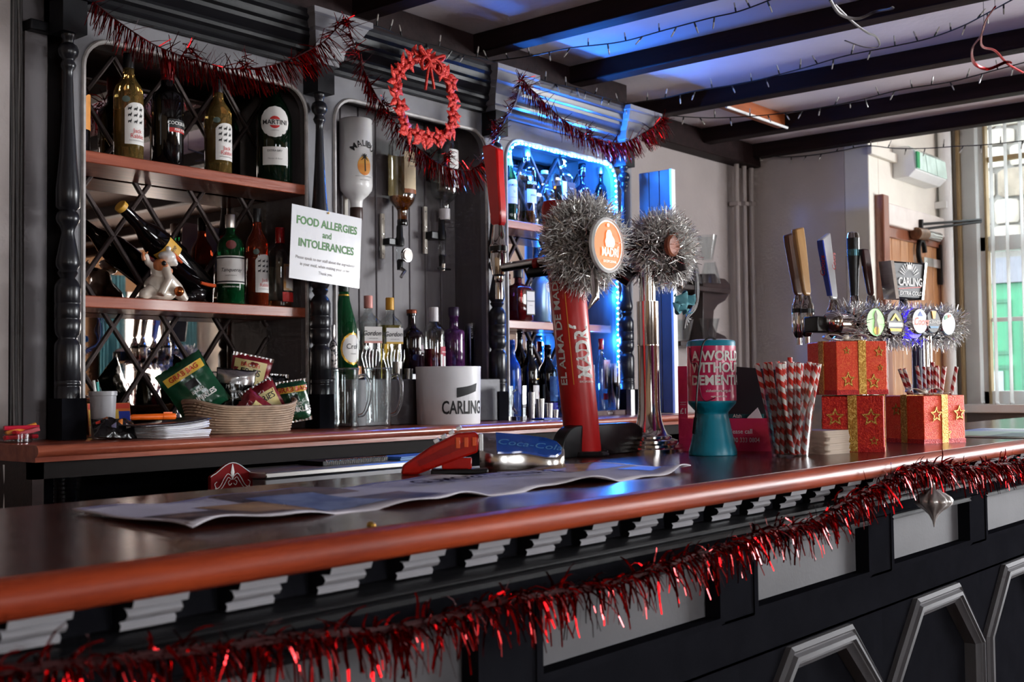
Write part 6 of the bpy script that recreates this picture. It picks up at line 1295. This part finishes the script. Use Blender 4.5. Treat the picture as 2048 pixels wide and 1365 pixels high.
def lens(L, z1, z2, w):
    h = z2-z1; rg = lambda t, k, dd=1: [(L.x+sx*w*k, L.y+sy*.022*dd, z1+h*t) for sx, sy in ((-1, -1), (1, -1), (1, 1), (-1, 1))]
    G().loft([rg(0, .76), rg(1, 1)]).o('lens_body', M('lens_black', (12, 10, 11), .45), bf_, bevel=.006)
    for s in (-1, 1): G().loft([[(L.x+s*w*k, L.y-.024, z1+h*t), (L.x+s*w*(k-.14), L.y-.026, z1+h*t), (L.x+s*w*(k-.14), L.y+.02, z1+h*t), (L.x+s*w*k*1.01, L.y+.02, z1+h*t)] for t, k in ((0, .77), (1, 1.01))]).o('lens_edge', m_steel, bf_)
    f = lambda s, z, sz, m, **k: text(s, sz, m, bf_, (L.x+.004, L.y-.0245, z1+h*z), **k)
    f('CARLING', .45, w*.40, m_wht, bold=.03, sx=.78); f('EXTRA COLD', .15, w*.20, m_wht, bold=.02, shear=.2)
    G().ext([(-.62*w, -.002), (.62*w, .006), (.62*w, .009), (-.62*w, .001)], -.0246, -.0238, 'y').o('red_flash', m_red2, bf_, loc=(L.x, L.y, z1+h*.27))
    for k in range(11):
        a = R(25+13*k); c_, s_ = cos(a), sin(a); g = G().add([(c_*w*.3-s_*.0012, -.0243, s_*w*.3+c_*.0012), (c_*w*.3+s_*.0012, -.0243, s_*w*.3-c_*.0012), (c_*w*.58+s_*.0018, -.0243, s_*w*.58-c_*.0018), (c_*w*.58-s_*.0018, -.0243, s_*w*.58+c_*.0018)], [(0, 1, 2, 3)]); g.o('ray_print', m_wht, bf_, smooth=False, loc=(L.x, L.y, z1+h*.55))
    G().ext([(-.12*w, 0), (.12*w, 0), (.15*w, .1*w), (.06*w, .16*w), (-.06*w, .16*w), (-.15*w, .1*w)], -.0246, -.024, 'y').o('crest_print', m_wht, bf_, loc=(L.x, L.y, z1+h*.80))
q = tb(1808, -.03)
tapset(1808, 670, 600, 526, 112, lens, -.03)
# silver tinsel wound on the bridge
tt = thing('silver_tinsel', 'silver tinsel wound along the bridge font with the row of badges', 'tinsel', (P0.x, P0.y, zB), rzB); g = G(); g2 = G(); L = xb_-xa
G().tube([(xa+.05+L*.93*k/120, .036*cos(k*.8), .036*sin(k*.8)) for k in range(121)], .002, 4).o('core', m_tcore2, tt)
bq = [Lb(tb(x, .055), 0).x for x in (1748, 1787, 1837, 1864, 1894)]
for k in range(5600):
    u = rn.random(); x = xa+.045+(L*.94)*u; th = rn.uniform(0, 2*pi); rr = rn.uniform(.03, .052)
    p = Vector((x, rr*cos(th), rr*sin(th))); d = Vector((rn.uniform(-.8, .8), cos(th)+rn.uniform(-.6, .6), sin(th)+rn.uniform(-.6, .6)))
    if d.y < .1 and p.y < .03 and any(abs(x-b_) < .037 for b_ in bq) and abs(p.z) < .036: continue
    ribbon(g if rn.random() < .65 else g2, p, d, rn.uniform(.018, .034), .0024, .06, rn, 2, .2)
strands('foil_strands', g, m_ts, tt); strands('pale_strands', g2, m_ts2, tt)
o = thing('card_reader', 'black and silver card stand behind the right present', 'stand', AZ(1822, 858, BT), R(-30)); o.location.z = BT
G().ext([(-.03, 0), (.03, 0), (.04, .12), (-.005, .16)], -.004, .004, 'y').o('silver_panel', m_steel, o); G().box(.0, .05, -.012, -.006, .02, .10).o('black_panel', m_blk, o)
# ------------------------------------------------------------------ wreath
WC = AY(850, 200, 2.845)
wt = thing('red_wreath', 'red glitter wreath with ribbon bow hanging on the cornice', 'wreath', WC); mw_ = MPP(WC); Rw = 80*mw_
m_wr = M('red_glitter', (184, 22, 12), .35, .25, c2=(232, 70, 36), ns=240, nd=1, lo=.5, hi=.8, bump=.4, bs=300)
G().tube([(Rw*cos(2*pi*k/48), 0, Rw*sin(2*pi*k/48)) for k in range(48)], .008, 8, closed=True).o('ring', m_wr, wt)
G().tube([((Rw+.012*sin(k*1.3))*cos(2*pi*k/60), .008*cos(k*1.3), (Rw+.012*sin(k*1.3))*sin(2*pi*k/60)) for k in range(60)], .0045, 6, closed=True).o('vine', m_wr, wt)
rw = random.Random(4)
pet = G().lathe([(.002, 0), (.007, .007), (.0085, .013), (.0045, .022), (.0006, .029)], 8, m=Matrix.Diagonal((1, .35, 1))).mesh('petal', m_wr)
eye = G().lathe([(.003, -.004), (.006, 0), (.003, .004)], 8, m=Rx).mesh('flower_centre', m_wr)
for k in range(15):
    a = 2*pi*k/15+.15; q = Rw+rw.uniform(-.010, .012); c = Vector((q*cos(a), -.012, q*sin(a)))
    fl = share('flower', eye, wt, c+Vector((0, -.006, 0)))
    for j in range(5): share('petal', pet, fl, (0, .006, 0), (rw.uniform(-.3, .2), 2*pi*j/5+k, 0), (1.35, 1.4, 1.25))
    for s in (-1, 1): share('leaf', pet, wt, Vector(((q+s*.006)*cos(a+.2), -.006, (q+s*.006)*sin(a+.2))), (0, (-a+pi/2)+s*.7, 0), (1.5, 1.3, 1.8))
for (sx, sz, l) in ((-1, .55, .06), (1, .35, .062), (-1, -.45, .05), (1, -.5, .052)):
    pts = [(0, 0, 0), (sx*l*.5, -.006, sz*l*.2+.012), (sx*l, -.01, sz*l*.9+.008), (sx*l*.85, -.006, sz*l*1.1-.014), (sx*l*.3, 0, sz*l*.5-.01), (0, 0, 0)]
    G().tube(fit([Vector(p)+Vector((.004, -.022, Rw-.004)) for p in pts], 4), .006, 6).o('bow_loop', m_wr, wt)
for s in (-1, 1): G().tube(fit([(.004, -.022, Rw-.005), (s*.010, -.024, Rw-.05), (s*.022+.004, -.02, Rw-.10-.012*(s < 0))], 5), .0055, 6).o('bow_tail', m_wr, wt)
G().tube([(0, .0, Rw+.004), (0, .012, Rw+.03)], .0012, 5).o('hanger', m_steel, wt); G().lathe([(.002, 0), (.005, .003), (.002, .006)], 10, m=Rx).o('hook', m_chrome, wt, loc=(0, .008, Rw+.03))
# ------------------------------------------------------------------ fairy lights
m_wire = M('green_black_wire', (14, 14, 14), .5); m_bulb = M('clear_bulb', (206, 200, 190), .15, noise=.1, trans=.3)
bm_ = G().lathe([(.0015, 0), (.0022, .004), (.0022, .012)], 6).mesh('socket', m_wire); bm2 = G().lathe([(.0016, .012), (.0022, .016), (.0018, .026), (.0004, .028)], 6).mesh('bulb', m_bulb)
def fairy(label, pts, step=.07):
    path = fit(pts, 8); o0 = path[0]; t = thing('fairy_lights', label, 'fairy lights', o0); G().tube([p-o0 for p in path], .0026, 5).o('wire', m_wire, t); acc = 0
    for a, b in zip(path, path[1:]):
        L = (b-a).length; acc += L
        if acc > step:
            acc = 0; rr = (rn.uniform(-.6, .6), (pi if rn.random() < .6 else 0)+rn.uniform(-.6, .6), rn.uniform(0, 6)); so = share('socket', bm_, t, a-o0, rr, (1.5, 1.5, 1.5)); share('bulb', bm2, so)
ZF = 2.535
fairy('dark fairy light string under the blue ceiling strip', [AZ(*q, ZF) for q in ((985, 122), (1060, 112), (1140, 96), (1240, 84), (1330, 60), (1420, 36), (1480, 22), (1560, -8))])
fairy('fairy light string along the second beam from the bar', [AZ(*q, ZF) for q in ((1240, 210), (1330, 196), (1390, 182), (1490, 166), (1600, 138), (1690, 112), (1790, 92), (1860, 76), (1925, 52), (1975, 26), (2060, -20))])
fairy('fairy light string draped below the timber noggin', [AZ(*q, ZF) for q in ((1345, 232), (1420, 236), (1500, 233), (1570, 226), (1640, 216), (1720, 200), (1800, 180), (1900, 164), (1985, 142), (2060, 122))])
fairy('fairy light string sagging in front of the door wall', [AX(*q, 6.05) for q in ((1470, 300), (1500, 308), (1560, 314), (1620, 311), (1680, 302), (1735, 292), (1790, 297), (1850, 297), (1910, 293), (1980, 289), (2060, 280))], .085)
fairy('fairy light string lying along the cornice top', [Vector((x, 2.885+.01*sin(x*9), 2.488+.004*sin(x*23))) for x in [2.7+.1*k for k in range(18)]], .06)
# ------------------------------------------------------------------ hanging ceiling decorations
def hoop(label, pts, mat, z, r=.004, cat='decoration', name='ribbon_spiral'):
    P = [AZ(x, y, z) for x, y in pts]; P = [p+Vector((0, 0, -.02*abs(sin(i)))) for i, p in enumerate(P)]; P = fit(P, 8); t = thing(name, label, cat, P[0]); G().tube([p-P[0] for p in P], r, 6, flat=2.2).o('ribbon', mat, t)
    G().tube([(0, 0, 0), (0, 0, CEIL-.001-P[0].z if P[0].z < CEIL-.08 else .05)], .001, 4).o('thread', m_wire, t)
hoop('curled red foil ribbon hanging from the ceiling at the top right', ((1990, 14), (1972, 30), (1962, 60), (1945, 95), (1948, 118), (1975, 128), (2010, 122), (2022, 118)), m_tr, 2.45, .003); hoop('red foil ribbon tail below the curled ribbon at the top right', ((1968, 50), (1962, 68), (1966, 84), (1990, 100), (2015, 120), (2046, 136)), m_tr, 2.47, .0022)
hoop('clear curled foil ribbon hanging at the top of the picture', ((1660, 0), (1680, 18), (1715, 26), (1750, 22), (1780, 8), (1786, 2)), M('clear_foil', (92, 88, 88), .3, .5), 2.45, .0026); hoop('thin clear ribbon tail hanging beside the clear curl', ((1670, 10), (1705, 34), (1735, 55), (1752, 72), (1758, 84), (1730, 84), (1690, 78)), M('clear_foil', (190, 186, 184), .2, .5), 2.47, .002)
# ------------------------------------------------------------------ glass shelf on the back wall
S0 = AY(1418, 690, 3.2)
sh_ = thing('wall_shelf', 'dark wooden two tier wall shelf with scalloped side by the pipes', 'shelf', (S0.x, 3.2, AY(1418, 690, 3.2).z))
sz_ = lambda x, y: (AY(x, y, 3.2).x-S0.x, AY(x, y, 3.2).z-sh_.location.z)
ol = [sz_(*q) for q in ((1406, 690), (1406, 548), (1430, 548), (1436, 556), (1450, 558), (1460, 568), (1462, 582), (1454, 596), (1450, 602), (1436, 610), (1428, 622), (1426, 650), (1432, 664), (1450, 672), (1458, 682), (1464, 692))]
G().ext(ol, -.0, .09, 'y').o('side_panel', m_dkwood, sh_, bevel=.002)
for y in (569, 683):
    (x0, z), (x1, _) = sz_(1345, y), sz_(1444, y); G().box(x0, x1, -.05, .095, z-.025, z).o('shelf_board', m_dkwood, sh_, bevel=.002)
def cone_glass(label, x, y0, y1, w, up):
    p = AY(x, max(y0, y1), 3.18); h = abs(AY(x, y0, 3.18).z-AY(x, y1, 3.18).z); r = w/2*MPP(p); pr = [(r*.5, 0), (r*.55, .004), (r, h), (r*.95, h), (r*.46, .008)]
    if not up: pr = [(q, h-z) for q, z in pr]
    o = G().lathe(pr, 20, cap0=up, cap1=not up).o('cocktail_glass', m_clear, loc=p, ang=50); tag(o, label, 'glass', 'glasses on the wall shelf')
cone_glass('upturned conical glass on the upper wall shelf', 1420, 568, 524, 44, False); cone_glass('conical glass balanced on top of the upturned glass', 1415, 522, 472, 40, True); cone_glass('conical glass at the right of the lower wall shelf', 1418, 681, 638, 44, True); cone_glass('conical glass at the left of the lower wall shelf', 1366, 682, 640, 44, True); cone_glass('upturned glass at the left of the upper wall shelf', 1384, 568, 524, 40, False)
